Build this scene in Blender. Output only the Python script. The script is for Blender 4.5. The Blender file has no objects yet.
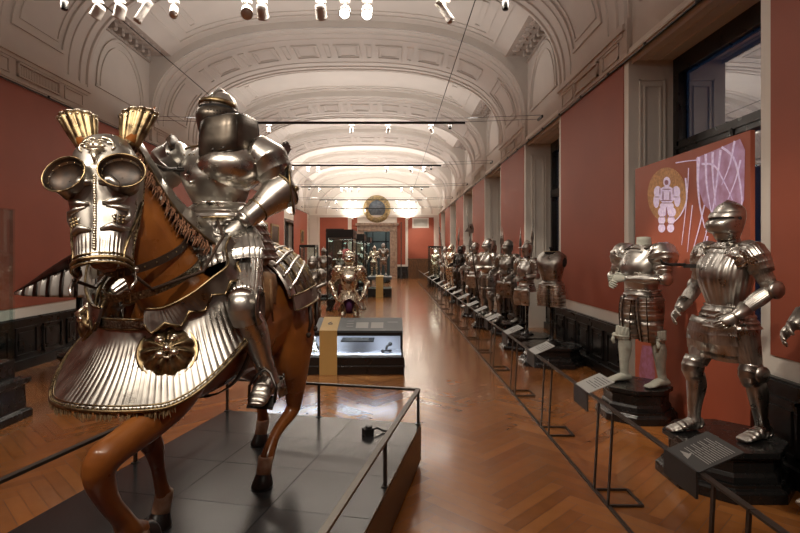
import bpy, math, random
from mathutils import Vector, Matrix
import bmesh
random.seed(7)
PI = math.pi
scene = bpy.context.scene
C = scene.collection

# ------------------------------------------------------------ camera, world, exposure
cd = bpy.data.cameras.new('camera'); cam = bpy.data.objects.new('camera', cd); C.objects.link(cam)
cam.location = (0, 0, 1.75); cam.rotation_euler = (PI/2, 0, 0)
cd.sensor_width = 36.0; cd.lens = 24.0
cd.shift_x = 7/800; cd.shift_y = -14.5/800
cd.clip_start = 0.05; cd.clip_end = 200
scene.camera = cam
scene.view_settings.view_transform = 'Standard'; scene.view_settings.look = 'None'
scene.view_settings.gamma = 1.0; scene.view_settings.use_curve_mapping = False
scene.view_settings.exposure = 0.0
scene.cycles.max_bounces = 8; scene.cycles.diffuse_bounces = 4; scene.cycles.glossy_bounces = 4
scene.cycles.transparent_max_bounces = 16
scene.cycles.caustics_reflective = False; scene.cycles.caustics_refractive = False
scene.cycles.sample_clamp_indirect = 6.0
w = bpy.data.worlds.new('dusk sky'); scene.world = w; w.use_nodes = True
w.node_tree.nodes['Background'].inputs[0].default_value = (0.16, 0.30, 0.55, 1)
w.node_tree.nodes['Background'].inputs[1].default_value = 0.28

def look(o, target):
    d = Vector(target) - Vector(o.location)
    o.rotation_euler = d.to_track_quat('-Z', 'Y').to_euler()
def area(name, loc, target, sx, sy, power, col=(1, .86, .72), spread=180):
    l = bpy.data.lights.new(name, 'AREA'); l.shape = 'RECTANGLE'; l.size = sx; l.size_y = sy
    l.energy = power; l.color = col; l.spread = math.radians(spread)
    o = bpy.data.objects.new(name, l); C.objects.link(o); o.location = loc; look(o, target); return o
WARM = (1, .89, .76); NEUT = (1, .95, .89)
TRACK_Y = [0.15 + 5.4*k for k in range(7)]
# added upward fill above each lighting track, without a fitting, brightens the vault
UP = [60, 62, 76, 105, 150, 230, 300]
for i, ty in enumerate(TRACK_Y):
    area('vault_fill', (-1.26, ty + .03, 4.50), (-1.26, ty + .03, 9), 6.0, .12, UP[i], NEUT)
# added downward fill under the tracks, no strip lamps hang there
DN = [74, 72, 72, 84, 105, 110, 110]
for i, ty in enumerate(TRACK_Y):
    area('hall_fill', (-1.26, ty, 4.36), (-1.26, ty, 0), 6.0, .10, DN[i], WARM)

# ------------------------------------------------------------ materials
def _mat(name):
    m = bpy.data.materials.new(name); m.use_nodes = True
    nt = m.node_tree; return m, nt, nt.nodes['Principled BSDF']
def mat(name, col, rough=.5, metal=0.0, var=.0, vscale=8.0, bump=0.0, bscale=30.0, rvar=0.0, coat=0.0, col2=None, spec=None, detail=4.0, stretch=None, emit=None):
    m, nt, b = _mat(name); N = nt.nodes; L = nt.links
    b.inputs['Base Color'].default_value = (*col, 1); b.inputs['Roughness'].default_value = rough
    b.inputs['Metallic'].default_value = metal
    if coat: b.inputs['Coat Weight'].default_value = coat; b.inputs['Coat Roughness'].default_value = .12
    if spec is not None: b.inputs['Specular IOR Level'].default_value = spec
    tc = N.new('ShaderNodeTexCoord'); src = tc.outputs['Object']
    if stretch:
        mp = N.new('ShaderNodeMapping'); mp.inputs['Scale'].default_value = stretch
        L.new(src, mp.inputs['Vector']); src = mp.outputs['Vector']
    if var or col2 or rvar:
        n = N.new('ShaderNodeTexNoise'); n.inputs['Scale'].default_value = vscale; n.inputs['Detail'].default_value = detail
        L.new(src, n.inputs['Vector'])
        if var or col2:
            cr = N.new('ShaderNodeValToRGB'); e = cr.color_ramp.elements
            c2 = col2 or tuple(c*(1-var) for c in col)
            e[0].position = .35; e[1].position = .65
            e[0].color = (*c2, 1); e[1].color = (*col, 1)
            L.new(n.outputs['Fac'], cr.inputs['Fac']); L.new(cr.outputs['Color'], b.inputs['Base Color'])
        if rvar:
            mr = N.new('ShaderNodeMapRange'); mr.inputs['To Min'].default_value = max(.02, rough-rvar); mr.inputs['To Max'].default_value = rough+rvar
            mr.inputs['From Min'].default_value = .3; mr.inputs['From Max'].default_value = .7
            L.new(n.outputs['Fac'], mr.inputs['Value']); L.new(mr.outputs['Result'], b.inputs['Roughness'])
    if bump:
        n2 = N.new('ShaderNodeTexNoise'); n2.inputs['Scale'].default_value = bscale; n2.inputs['Detail'].default_value = 5
        L.new(src, n2.inputs['Vector'])
        bp = N.new('ShaderNodeBump'); bp.inputs['Strength'].default_value = bump; bp.inputs['Distance'].default_value = .01
        L.new(n2.outputs['Fac'], bp.inputs['Height']); L.new(bp.outputs['Normal'], b.inputs['Normal'])
    if emit: b.inputs['Emission Color'].default_value = (*emit[0], 1); b.inputs['Emission Strength'].default_value = emit[1]
    return m
def glass(name, alpha=.12, tint=(.9, .95, .95)):
    m, nt, b = _mat(name); N = nt.nodes; L = nt.links
    tr = N.new('ShaderNodeBsdfTransparent'); tr.inputs[0].default_value = (*tint, 1)
    gl = N.new('ShaderNodeBsdfGlossy'); gl.inputs['Roughness'].default_value = .02
    lw = N.new('ShaderNodeLayerWeight'); lw.inputs['Blend'].default_value = .5
    fr = N.new('ShaderNodeMath'); fr.operation = 'POWER'; fr.inputs[1].default_value = 4.5; L.new(lw.outputs['Facing'], fr.inputs[0])
    ad = N.new('ShaderNodeMath'); ad.operation = 'MULTIPLY_ADD'; ad.inputs[1].default_value = .6; ad.inputs[2].default_value = alpha
    mx = N.new('ShaderNodeMixShader')
    L.new(fr.outputs[0], ad.inputs[0]); L.new(ad.outputs[0], mx.inputs[0])
    L.new(tr.outputs[0], mx.inputs[1]); L.new(gl.outputs[0], mx.inputs[2])
    L.new(mx.outputs[0], N['Material Output'].inputs['Surface']); return m
M = {}
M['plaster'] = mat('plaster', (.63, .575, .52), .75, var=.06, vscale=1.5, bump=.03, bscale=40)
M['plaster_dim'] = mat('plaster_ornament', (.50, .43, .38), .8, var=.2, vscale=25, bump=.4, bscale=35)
M['trim'] = mat('white_trim', (.80, .765, .70), .55, var=.04, vscale=2)
M['red'] = mat('red_wall', (.35, .088, .048), .6, var=.10, vscale=1.2, bump=.02, bscale=60)
M['redpanel'] = mat('red_panel', (.40, .10, .052), .5, var=.05, vscale=2)
M['blackwood'] = mat('black_painted_wood', (.012, .011, .011), .32, rvar=.08, vscale=6, var=.2)
M['plinth'] = mat('plinth_black', (.010, .010, .010), .25, rvar=.08, vscale=9)
M['blackmetal'] = mat('black_metal', (.02, .019, .018), .38, .3)
M['railmetal'] = mat('rail_metal', (.09, .08, .07), .42, .8)
M['slate'] = mat('slate_tile', (.034, .036, .038), .20, var=.15, vscale=2.0, rvar=.04)
M['slate2'] = mat('slate_tile_dark', (.024, .025, .027), .22, var=.15, vscale=2.0, rvar=.04)
M['platside'] = mat('platform_side', (.035, .024, .016), .3, var=.4, vscale=3)
M['steel'] = mat('polished_steel', (.54, .525, .495), .33, 1.0, col2=(.38, .365, .34), vscale=9, rvar=.09, bump=.03, bscale=14)
M['steelbard'] = mat('horse_armour_steel', (.47, .45, .42), .34, 1.0, col2=(.31, .295, .27), vscale=9, rvar=.09, bump=.03, bscale=14)
M['steeldark'] = mat('dark_steel', (.40, .38, .35), .34, 1.0, col2=(.22, .205, .185), vscale=12, rvar=.10, bump=.06, bscale=22)
M['steelbright'] = mat('bright_steel', (.66, .64, .60), .28, 1.0, col2=(.48, .45, .41), vscale=7, rvar=.07, bump=.02, bscale=12)
M['steelblack'] = mat('blackened_steel', (.10, .095, .09), .35, 1.0, col2=(.05, .047, .045), vscale=10, rvar=.1)
M['gilt'] = mat('gilt', (.38, .29, .16), .36, 1.0, col2=(.12, .088, .052), vscale=25, rvar=.1, bump=.1, bscale=40)
M['giltpale'] = mat('pale_gilt_steel', (.80, .745, .63), .27, 1.0, col2=(.60, .55, .45), vscale=14, rvar=.08)
M['chinsteel'] = mat('brown_dark_steel', (.20, .175, .145), .40, 1.0, col2=(.11, .095, .08), vscale=9, rvar=.08)
M['bronze'] = mat('bronze_inside', (.05, .025, .012), .45, .3, col2=(.008, .005, .004), vscale=18)
M['etch'] = mat('etched_band', (.30, .26, .20), .38, 1.0, col2=(.10, .085, .065), vscale=90, bump=.5, bscale=90)
M['leather'] = mat('tan_leather', (.36, .21, .10), .6, col2=(.17, .085, .04), vscale=14, bump=.5, bscale=12)
M['darkleather'] = mat('dark_leather', (.035, .02, .013), .5, bump=.2, bscale=40)
M['horse'] = mat('bay_painted_wood', (.33, .115, .024), .30, col2=(.19, .060, .014), vscale=4.5, rvar=.06, coat=.25, bump=.10, bscale=9)
M['hoof'] = mat('black_hoof', (.012, .010, .009), .35)
M['sock'] = mat('pale_sock', (.50, .36, .25), .5, col2=(.33, .18, .10), vscale=18)
M['fringe'] = mat('straw_fringe', (.34, .25, .13), .9, col2=(.18, .12, .06), vscale=60, bump=.5, bscale=90)
M['hair'] = mat('reddish_hair', (.26, .12, .06), .7, col2=(.10, .04, .02), vscale=50, bump=.6, bscale=70)
M['cloth'] = mat('pale_stocking', (.36, .37, .32), .85, var=.15, vscale=20, bump=.3, bscale=60)
M['blackcloth'] = mat('black_cloth', (.012, .011, .012), .9)
M['purple'] = mat('purple_cloth', (.10, .03, .12), .8, var=.3, vscale=12)
M['white'] = mat('white_lacquer', (.62, .60, .56), .4)
M['stripewhite'] = mat('white_stripe', (.42, .40, .38), .35, .3)
M['wood'] = mat('brown_wood', (.15, .075, .03), .4, col2=(.07, .032, .014), vscale=5, stretch=(6, 6, 1), coat=.2)
M['label'] = mat('label_card', (.34, .35, .34), .5)
M['labeldark'] = mat('label_dark', (.035, .035, .035), .55)
M['labeltext'] = mat('label_print', (.45, .45, .43), .6)
M['number'] = mat('ochre_panel', (.60, .40, .14), .5, var=.08, vscale=3)
M['deskpanel'] = mat('desk_panel', (.065, .085, .10), .35, var=.1, vscale=3)
M['cream'] = mat('cream_lining', (.66, .66, .72), .7)
M['glass'] = glass('vitrine_glass', .03)
M['winglass'] = glass('window_glass', .72, (.75, .85, .95))
M['lilac'] = mat('lilac_projection', (.58, .38, .58), .5, emit=((.55, .35, .6), .12), col2=(.42, .20, .28), vscale=9)
M['lilacfaint'] = mat('faint_lilac_projection', (.40, .17, .30), .5, col2=(.30, .10, .13), vscale=14)
M['lilacwhite'] = mat('pale_lilac_projection', (.8, .68, .85), .5, emit=((.8, .68, .88), .24), col2=(.58, .44, .64), vscale=30)
M['ochredisc'] = mat('ochre_disc', (.58, .30, .12), .6, col2=(.36, .17, .08), vscale=35, emit=((.5, .25, .1), .12))
M['bluegrey'] = mat('blue_grey_fresco', (.16, .20, .24), .7, col2=(.09, .11, .14), vscale=6)
M['goldfresco'] = mat('gold_fresco', (.45, .33, .14), .6, col2=(.22, .17, .10), vscale=9, bump=.3, bscale=14)
M['stone'] = mat('beige_marble', (.36, .27, .20), .35, col2=(.22, .15, .11), vscale=6)
M['picture'] = mat('dark_painting', (.10, .06, .035), .4, col2=(.03, .02, .015), vscale=7)
M['spotwhite'] = mat('white_enamel', (.66, .63, .60), .35)
M['lampglow'] = mat('lamp_glow', (1, .95, .88), .5, emit=((1, .93, .82), 14))
M['lampdim'] = mat('lamp_lens', (.8, .78, .74), .2)
M['grille'] = mat('vent_grille', (.40, .40, .37), .5)
M['redcloth'] = mat('red_cloth', (.18, .03, .03), .8, var=.3, vscale=10)
M['dark'] = mat('dark_room', (.03, .035, .035), .6)
M['teal'] = mat('teal_wall', (.12, .14, .135), .7, var=.2, vscale=2)

# floor wood with one tone per plank (colour attribute) and grain
def floor_mat():
    m, nt, b = _mat('parquet'); N = nt.nodes; L = nt.links
    at = N.new('ShaderNodeAttribute'); at.attribute_name = 'tone'
    cr = N.new('ShaderNodeValToRGB'); e = cr.color_ramp.elements
    e[0].color = (.20, .066, .016, 1); e[1].color = (.46, .185, .050, 1)
    tc = N.new('ShaderNodeTexCoord'); n = N.new('ShaderNodeTexNoise'); n.inputs['Scale'].default_value = 9; n.inputs['Detail'].default_value = 6
    L.new(tc.outputs['Object'], n.inputs['Vector'])
    ad = N.new('ShaderNodeMath'); ad.operation = 'MULTIPLY_ADD'; ad.inputs[1].default_value = .5
    sb = N.new('ShaderNodeMath'); sb.operation = 'SUBTRACT'; sb.inputs[1].default_value = .25
    L.new(n.outputs['Fac'], ad.inputs[0]); L.new(at.outputs['Fac'], sb.inputs[0]); L.new(sb.outputs[0], ad.inputs[2])
    L.new(ad.outputs[0], cr.inputs['Fac']); L.new(cr.outputs['Color'], b.inputs['Base Color'])
    n3 = N.new('ShaderNodeTexNoise'); n3.inputs['Scale'].default_value = 1.6
    L.new(tc.outputs['Object'], n3.inputs['Vector'])
    mr = N.new('ShaderNodeMapRange'); mr.inputs['From Min'].default_value = .3; mr.inputs['From Max'].default_value = .7
    mr.inputs['To Min'].default_value = .17; mr.inputs['To Max'].default_value = .26
    L.new(n3.outputs['Fac'], mr.inputs['Value']); L.new(mr.outputs['Result'], b.inputs['Roughness'])
    bp = N.new('ShaderNodeBump'); bp.inputs['Strength'].default_value = .06; bp.inputs['Distance'].default_value = .01
    L.new(n.outputs['Fac'], bp.inputs['Height']); L.new(bp.outputs['Normal'], b.inputs['Normal'])
    b.inputs['Coat Weight'].default_value = .55; b.inputs['Coat Roughness'].default_value = .13
    return m
M['floor'] = floor_mat()

# ------------------------------------------------------------ mesh helpers
def lerp(a, b, t): return a + (b-a)*t
class MB:
    """collects shapes; build() links them as ONE mesh object"""
    def __init__(s): s.v = []; s.f = []; s.sm = []; s.mi = []; s.cur = 0
    def slot(s, i): s.cur = i; return s
    def face(s, idx, smooth=False): s.f.append(idx); s.sm.append(smooth); s.mi.append(s.cur)
    def box(s, x0, x1, y0, y1, z0, z1):
        b = len(s.v)
        for z in (z0, z1):
            for x, y in ((x0, y0), (x1, y0), (x1, y1), (x0, y1)): s.v.append(Vector((x, y, z)))
        for q in ((0, 3, 2, 1), (4, 5, 6, 7), (0, 1, 5, 4), (1, 2, 6, 5), (2, 3, 7, 6), (3, 0, 4, 7)): s.face([b+i for i in q])
        return s
    def obox(s, c, ax, ay, az):
        """box from centre and three half-axis vectors"""
        c, ax, ay, az = map(Vector, (c, ax, ay, az)); b = len(s.v)
        for k in (-1, 1):
            for i, j in ((-1, -1), (1, -1), (1, 1), (-1, 1)): s.v.append(c + ax*i + ay*j + az*k)
        for q in ((0, 3, 2, 1), (4, 5, 6, 7), (0, 1, 5, 4), (1, 2, 6, 5), (2, 3, 7, 6), (3, 0, 4, 7)): s.face([b+i for i in q])
        return s
    def quad(s, a, b, c, d): 
        k = len(s.v); s.v += [Vector(a), Vector(b), Vector(c), Vector(d)]; s.face([k, k+1, k+2, k+3]); return s
    def rings(s, rs, closed=True, caps=True, smooth=True):
        k = len(rs[0]); b = len(s.v)
        for r in rs: s.v += [Vector(p) for p in r]
        m = k if closed else k-1
        for i in range(len(rs)-1):
            for j in range(m):
                j2 = (j+1) % k
                s.face([b+i*k+j, b+i*k+j2, b+(i+1)*k+j2, b+(i+1)*k+j], smooth)
        if caps and closed:
            s.face([b+j for j in reversed(range(k))], smooth); s.face([b+(len(rs)-1)*k+j for j in range(k)], smooth)
        return s
    def tube(s, pts, r, k=8, caps=True):
        pts = [Vector(p) for p in pts]; n = len(pts)
        rr = r if isinstance(r, (list, tuple)) else [r]*n
        fr = frames(pts); rs = []
        for i in range(n):
            u, v = fr[i]
            rs.append([pts[i] + u*(math.cos(2*PI*j/k)*rr[i]) + v*(math.sin(2*PI*j/k)*rr[i]) for j in range(k)])
        return s.rings(rs, True, caps)
    def bar(s, a, b, w, h=None):
        """square bar from a to b"""
        a, b = Vector(a), Vector(b); h = h or w; d = (b-a); L = d.length; d.normalize()
        up = Vector((0, 0, 1)) if abs(d.z) < .9 else Vector((1, 0, 0))
        u = d.cross(up).normalized(); v = u.cross(d)
        return s.obox((a+b)/2, d*(L/2), u*(w/2), v*(h/2))
    def ball(s, c, r, k=12, m=8, flat=None):
        c = Vector(c); rx, ry, rz = r if isinstance(r, (tuple, list)) else (r, r, r); rs = []
        for i in range(m+1):
            a = PI*i/m; a = min(max(a, .02), PI-.02)
            rs.append([c + Vector((rx*math.sin(a)*math.cos(2*PI*j/k), ry*math.sin(a)*math.sin(2*PI*j/k), -rz*math.cos(a))) for j in range(k)])
        return s.rings(rs)
    def lathe(s, c, prof, k=24, smooth=True, ax=Vector((0, 0, 1))):
        c = Vector(c); ax = Vector(ax).normalized()
        t = Vector((1, 0, 0)) if abs(ax.x) < .9 else Vector((0, 1, 0)); u = (t - ax*t.dot(ax)).normalized(); v = ax.cross(u)
        rs = [[c + ax*z + u*(r*math.cos(2*PI*j/k)) + v*(r*math.sin(2*PI*j/k)) for j in range(k)] for r, z in prof]
        return s.rings(rs, smooth=smooth)
    def build(s, name, m, parent=None, thick=0, sub=0, bevel=0, **kw):
        me = bpy.data.meshes.new(name); me.from_pydata(s.v, [], s.f)
        me.polygons.foreach_set('use_smooth', s.sm); me.polygons.foreach_set('material_index', s.mi)
        ms = m if isinstance(m, (list, tuple)) else [m]
        for q in ms: me.materials.append(M[q] if isinstance(q, str) else q)
        me.update()
        o = bpy.data.objects.new(name, me); C.objects.link(o)
        if parent: o.parent = parent
        if thick: md = o.modifiers.new('s', 'SOLIDIFY'); md.thickness = thick; md.offset = 0
        if bevel:
            md = o.modifiers.new('b', 'BEVEL'); md.width = bevel; md.segments = 2; md.limit_method = 'ANGLE'
        if sub: md = o.modifiers.new('u', 'SUBSURF'); md.levels = sub; md.render_levels = sub
        for k_, v_ in kw.items(): o[k_] = v_
        return o
def frames(pts, hint=None):
    n = len(pts); out = []; u = None
    for i in range(n):
        t = (pts[min(i+1, n-1)] - pts[max(i-1, 0)]); t = t.normalized() if t.length > 1e-9 else Vector((0, 0, 1))
        if u is None:
            h = Vector(hint) if hint else (Vector((0, 0, 1)) if abs(t.z) < .8 else Vector((0, 1, 0)))
            u = (h - t*h.dot(t)).normalized()
        else:
            u = (u - t*u.dot(t)).normalized()
        out.append((u, t.cross(u).normalized()))
    return out
def catmull(P, m):
    """P: list of tuples (any dimension) -> m samples"""
    n = len(P); out = []
    for q in range(m):
        t = q/(m-1)*(n-1); i = min(int(t), n-2); f = t-i
        p0 = P[max(i-1, 0)]; p1 = P[i]; p2 = P[i+1]; p3 = P[min(i+2, n-1)]
        out.append(tuple(.5*((2*b) + (-a+c)*f + (2*a-5*b+4*c-d)*f*f + (-a+3*b-3*c+d)*f*f*f) for a, b, c, d in zip(p0, p1, p2, p3)))
    return out
def limb(mb, st, k=20, m=14, hint=None, lames=0, amp=.06, flute=0, famp=.04, caps=True, a0=0, a1=2*PI, lin=False):
    """st: list of (x,y,z, ru, rv). Smooth loft; optional overlapping lames and flutes"""
    if flute: k = max(k, int(flute*6))
    if lames:
        ts = []
        for i in range(lames): ts += [(i/lames, 0), ((i+.92)/lames, amp), ((i+.995)/lames, amp*1.05)]
    else: ts = [(i/(m-1), 0) for i in range(m)]
    S = catmull(st, 121) if not lin else None
    def samp(t):
        if lin:
            x = t*(len(st)-1); i = min(int(x), len(st)-2); f = x-i
            return tuple(lerp(a, b, f) for a, b in zip(st[i], st[i+1]))
        return S[min(120, max(0, round(t*120)))] 
    Q = [(samp(min(t, 1)), e) for t, e in ts]
    pts = [Vector(q[0][:3]) for q in Q]
    for i in range(1, len(pts)):
        if (pts[i]-pts[i-1]).length < 1e-6: pts[i] = pts[i] + (pts[i-1]-pts[max(i-2, 0)])*.01 + Vector((0, 0, 1e-5))
    fr = frames(pts, hint); rs = []
    full = abs(a1-a0-2*PI) < 1e-6
    for i, (q, e) in enumerate(Q):
        u, v = fr[i]; r = []
        for j in range(k):
            a = a0 + (a1-a0)*j/(k if full else k-1)
            f = 1 + e + (famp*abs(math.sin(a*flute/2)) if flute else 0)
            r.append(pts[i] + u*(math.cos(a)*q[3]*f) + v*(math.sin(a)*q[4]*f))
        rs.append(r)
    return mb.rings(rs, closed=full, caps=caps and full)
def empty(name, loc=(0, 0, 0), rz=0, label=None, cat=None, group=None, s=1):
    o = bpy.data.objects.new(name, None); C.objects.link(o); o.location = loc; o.rotation_euler = (0, 0, rz); o.scale = (s, s, s)
    o.empty_display_size = .1
    return tag(o, label, cat, group)
def tag(o, label=None, cat=None, group=None, kind=None):
    if label: o['label'] = label
    if cat: o['category'] = cat
    if group: o['group'] = group
    if kind: o['kind'] = kind
    return o
KIDS = {}
def kids(o):
    return [c for c in C.objects if c.parent is o]
def copy_tree(o, parent=None, tree=None):
    tree = tree if tree is not None else {}
    if not tree:
        for x in C.objects:
            if x.parent: tree.setdefault(x.parent.name, []).append(x)
        tree['_'] = []
    c = o.copy(); C.objects.link(c); c.parent = parent
    for ch in tree.get(o.name, []): copy_tree(ch, c, tree)
    return c
def struct(name, mb, m, **kw): 
    o = mb.build(name, m, **kw); o['kind'] = 'structure'; return o
# ============================================================ THE HALL
XL, XR = -5.60, 3.07; Y0, Y1 = -4.0, 35.5
CX, CA, ZS, CB, SN = (XL+XR)/2, (XR-XL)/2, 4.75, 2.20, 2.6
P0, PER, NW = 4.45, 5.4, 2.50           # first niche start, bay period, niche width
niches = [(P0+PER*k, P0+PER*k+NW) for k in range(-1, 6)]
piers = [(max(Y0, P0+PER*k+NW), min(Y1, P0+PER*(k+1))) for k in range(-2, 6)]
def prof(s, off=0.0):
    """vault section, s in 0..1 from right spring to left spring"""
    a = PI*s; c, d = math.cos(a), math.sin(a); A, B = CA+off, CB+off
    return Vector((CX + A*math.copysign(abs(c)**(2/SN), c), 0, ZS + B*max(d, 0)**(2/SN)))
def arclen_samples(n, off=0.0, s0=0.0, s1=1.0):
    P = [prof(s0+(s1-s0)*i/800, off) for i in range(801)]; d = [0]
    for i in range(1, 801): d.append(d[-1]+(P[i]-P[i-1]).length)
    out = []; j = 0
    for i in range(n+1):
        t = d[-1]*i/n
        while j < 799 and d[j+1] < t: j += 1
        f = (t-d[j])/max(1e-9, d[j+1]-d[j]); out.append(P[j].lerp(P[j+1], f))
    return out, d[-1]
# floor: herringbone planks
mb = MB(); tones = []; Wd, Ln = .10, 7
r2 = math.sqrt(.5)
for i in range(-30, 620):
    for j in range(-9, 10):
        for hv in (0, 1):
            ox, oy = i + j*Ln, i - j*Ln
            q = [(0, 0), (Ln, 0), (Ln, 1), (0, 1)] if hv == 0 else [(0, 1), (1, 1), (1, 1+Ln), (0, 1+Ln)]
            pts = []
            g = .012
            cx_ = sum(p[0] for p in q)/4; cy_ = sum(p[1] for p in q)/4
            for px_, py_ in q:
                px_ += g if px_ < cx_ else -g; py_ += g if py_ < cy_ else -g
                a, b = (ox+px_)*Wd, (oy+py_)*Wd
                pts.append(((a-b)*r2 - 1.2, (a+b)*r2 + Y0 - 1, 0.0))
            if max(p[1] for p in pts) < Y0 or min(p[1] for p in pts) > Y1+.5 or max(p[0] for p in pts) < XL-.2 or min(p[0] for p in pts) > XR+1: continue
            mb.quad(*pts); tones.append(random.random()*.5+.22+(.06 if hv else 0))
fl = mb.build('floor', 'floor'); fl['kind'] = 'structure'
at = fl.data.color_attributes.new('tone', 'FLOAT_COLOR', 'CORNER')
at.data.foreach_set('color', [c for t in tones for _ in range(4) for c in (t, t, t, 1)])
mb = MB(); mb.box(XL-.5, XR+2.2, Y0-.4, Y1+6, -.10, -.004); struct('floor_base', mb, 'darkleather')

# vault: transverse ribs over the piers and recessed bays between them
def strip(mb, P, ya, yb, smooth=True):
    mb.rings([[Vector((p.x, ya, p.z)) for p in P], [Vector((p.x, yb, p.z)) for p in P]], closed=False, smooth=smooth)
OFF = .16
mb = MB(); PR, LR = arclen_samples(96); PO, LO = arclen_samples(96, OFF)
for ya, yb in piers:
    strip(mb, PR, ya, yb)
    for y in (ya, yb):   # edge step between rib and bay
        kk = [i for i in range(len(PR)) if PR[i].z > 5.9]; y_ = y+(-.006 if y == ya else .006)
        mb.rings([[Vector((PR[i].x, y_, PR[i].z)) for i in kk], [Vector((PO[i].x, y_, PO[i].z)) for i in kk]], closed=False)
ZSOF = 6.28
# bays
SIDE = .045
def s_at_z(z, off):
    lo, hi = 0.0, .5
    for _ in range(50):
        m_ = (lo+hi)/2
        if prof(m_, off).z < z: lo = m_
        else: hi = m_
    return lo
ss = s_at_z(ZSOF, OFF); PB, LB = arclen_samples(72, OFF, ss, 1-ss)
for ya, yb in niches: strip(mb, PB, ya, yb)
struct('ceiling', mb, 'plaster')
# lunette recesses: upper side wall + flat soffit, both sides
def side_x(sd): return (XR+SIDE) if sd > 0 else (XL-SIDE)
mbw = {1: MB(), -1: MB()}; mso = MB()
xs = {1: PB[0].x, -1: PB[-1].x}
for sd in (1, -1):
    X = side_x(sd); w_ = mbw[sd]
    for ya, yb in niches:
        w_.quad((X, ya, 4.2), (X, yb, 4.2), (X, yb, ZSOF), (X, ya, ZSOF))
        for y in (ya, yb):      # cheek walls closing the recess
            k_ = len(w_.v); ring = [Vector((X, y, 4.2)), Vector((X, y, ZSOF)), Vector((xs[sd], y, ZSOF))]
            half = PR if sd > 0 else PR[::-1]
            low = [p for p in half[:30] if p.z < ZSOF]
            nx = half[len(low)]; lp = low[-1]; f_ = (ZSOF-lp.z)/(nx.z-lp.z); ex = lp.lerp(nx, f_)
            ring.append(Vector((ex.x, y, ZSOF)))
            ring += [Vector((p.x, y, p.z)) for p in reversed(low)]
            w_.v += ring; w_.face(list(range(k_, k_+len(ring))))
        mso.quad((X, ya, ZSOF), (X, yb, ZSOF), (xs[sd], yb, ZSOF), (xs[sd], ya, ZSOF))
    struct('wall_upper_'+('right' if sd > 0 else 'left'), w_, 'plaster')
# coffered soffit ornament and bracket row
for sd in (1, -1):
    X = side_x(sd)
    for ya, yb in niches:
        if yb < -1: continue
        x0, x1 = sorted((X-sd*.30, xs[sd]+sd*.14))
        for (a, b, c, d) in ((x0, x1, ya+.15, ya+.19), (x0, x1, yb-.19, yb-.15), (x0, x0+.03, ya+.15, yb-.15), (x1-.03, x1, ya+.15, yb-.15)):
            mso.box(a, b, c, d, ZSOF-.03, ZSOF+.0)
        n_ = 7
        for i in range(n_):
            yy = lerp(ya+.25, yb-.25, (i+.5)/n_)
            for xx in (x0+(x1-x0)*.3, x0+(x1-x0)*.7): mso.ball((xx, yy, ZSOF-.01), (.085, .10, .03), 8, 4)
            mso.obox((X-sd*.09, yy, ZSOF-.07), (.09, 0, 0), (0, .055, 0), (0, 0, .06))
            mso.ball((X-sd*.16, yy, ZSOF-.11), (.05, .06, .05), 8, 4)
        mso.box(*sorted((X, X-sd*.05)), ya, yb, ZSOF-.16, ZSOF-.11)
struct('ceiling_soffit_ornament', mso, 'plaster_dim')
# raised mouldings on the vault: ribs with coffers, bay panels, lunette arcs
mo = MB()
def arcpoint(P, L, s, y, h=0.0):
    """s = arc length from the right spring"""
    t = min(max(s/L, 0), 1)*(len(P)-1); i = min(int(t), len(P)-2); p = P[i].lerp(P[i+1], t-i)
    d = (P[i+1]-P[i]).normalized(); n = Vector((-d.z, 0, d.x))   # towards the room
    if n.dot(Vector((CX, 0, 4.75))-p) < 0: n = -n
    return Vector((p.x, y, p.z)) + n*h
def mould(P, L, s0, s1, y0, y1, w, h=.03, inset=False):
    """a raised rectangular frame on the vault"""
    m_ = max(2, int((s1-s0)/.15)+1)
    def band(sa, sb, ya, yb):
        n_ = max(1, int((sb-sa)/.12)); rs = []
        for i in range(n_+1):
            s = lerp(sa, sb, i/n_)
            rs.append([arcpoint(P, L, s, ya, 0), arcpoint(P, L, s, ya, h), arcpoint(P, L, s, yb, h), arcpoint(P, L, s, yb, 0)])
        mo.rings(rs, smooth=False)
    band(s0, s1, y0, y0+w); band(s0, s1, y1-w, y1); band(s0, s0+w, y0+w, y1-w); band(s1-w, s1, y0+w, y1-w)
def hoop(P, L, y, w, h):
    rs = []
    for i in range(91):
        s = L*i/90
        rs.append([arcpoint(P, L, s, y, 0), arcpoint(P, L, s, y+w*.2, h), arcpoint(P, L, s, y+w*.8, h), arcpoint(P, L, s, y+w, 0)])
    mo.rings(rs, smooth=False)
for ya, yb in piers:
    if yb < 1: continue
    for y, w_, h_ in ((ya+.04, .10, .035), (ya+.30, .06, .03), (ya+.62, .05, .02), (yb-.68, .05, .02), (yb-.36, .06, .03), (yb-.14, .10, .035)):
        hoop(PR, LR, y, w_, h_)
    yc = (ya+yb)/2; hw = .44 if yb-ya > 2 else .3
    # large panel near each spring, then coffers and slim pairs
    for a, b in ((.35, 1.45), (LR-1.45, LR-.35)):
        mould(PR, LR, a, b, yc-.62, yc+.62, .05, .03); mould(PR, LR, a+.14, b-.14, yc-.46, yc+.46, .035, .02)
    s = 1.75; n_ = 7; step = (LR-3.5)/n_
    for i in range(n_):
        a = s+i*step
        mould(PR, LR, a+.12, a+step-.30, yc-hw, yc+hw, .05, .035); mould(PR, LR, a+.22, a+step-.40, yc-hw+.11, yc+hw-.11, .03, .02)
        mould(PR, LR, a+step-.17, a+step-.02, yc-hw, yc+hw, .03, .02)
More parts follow.
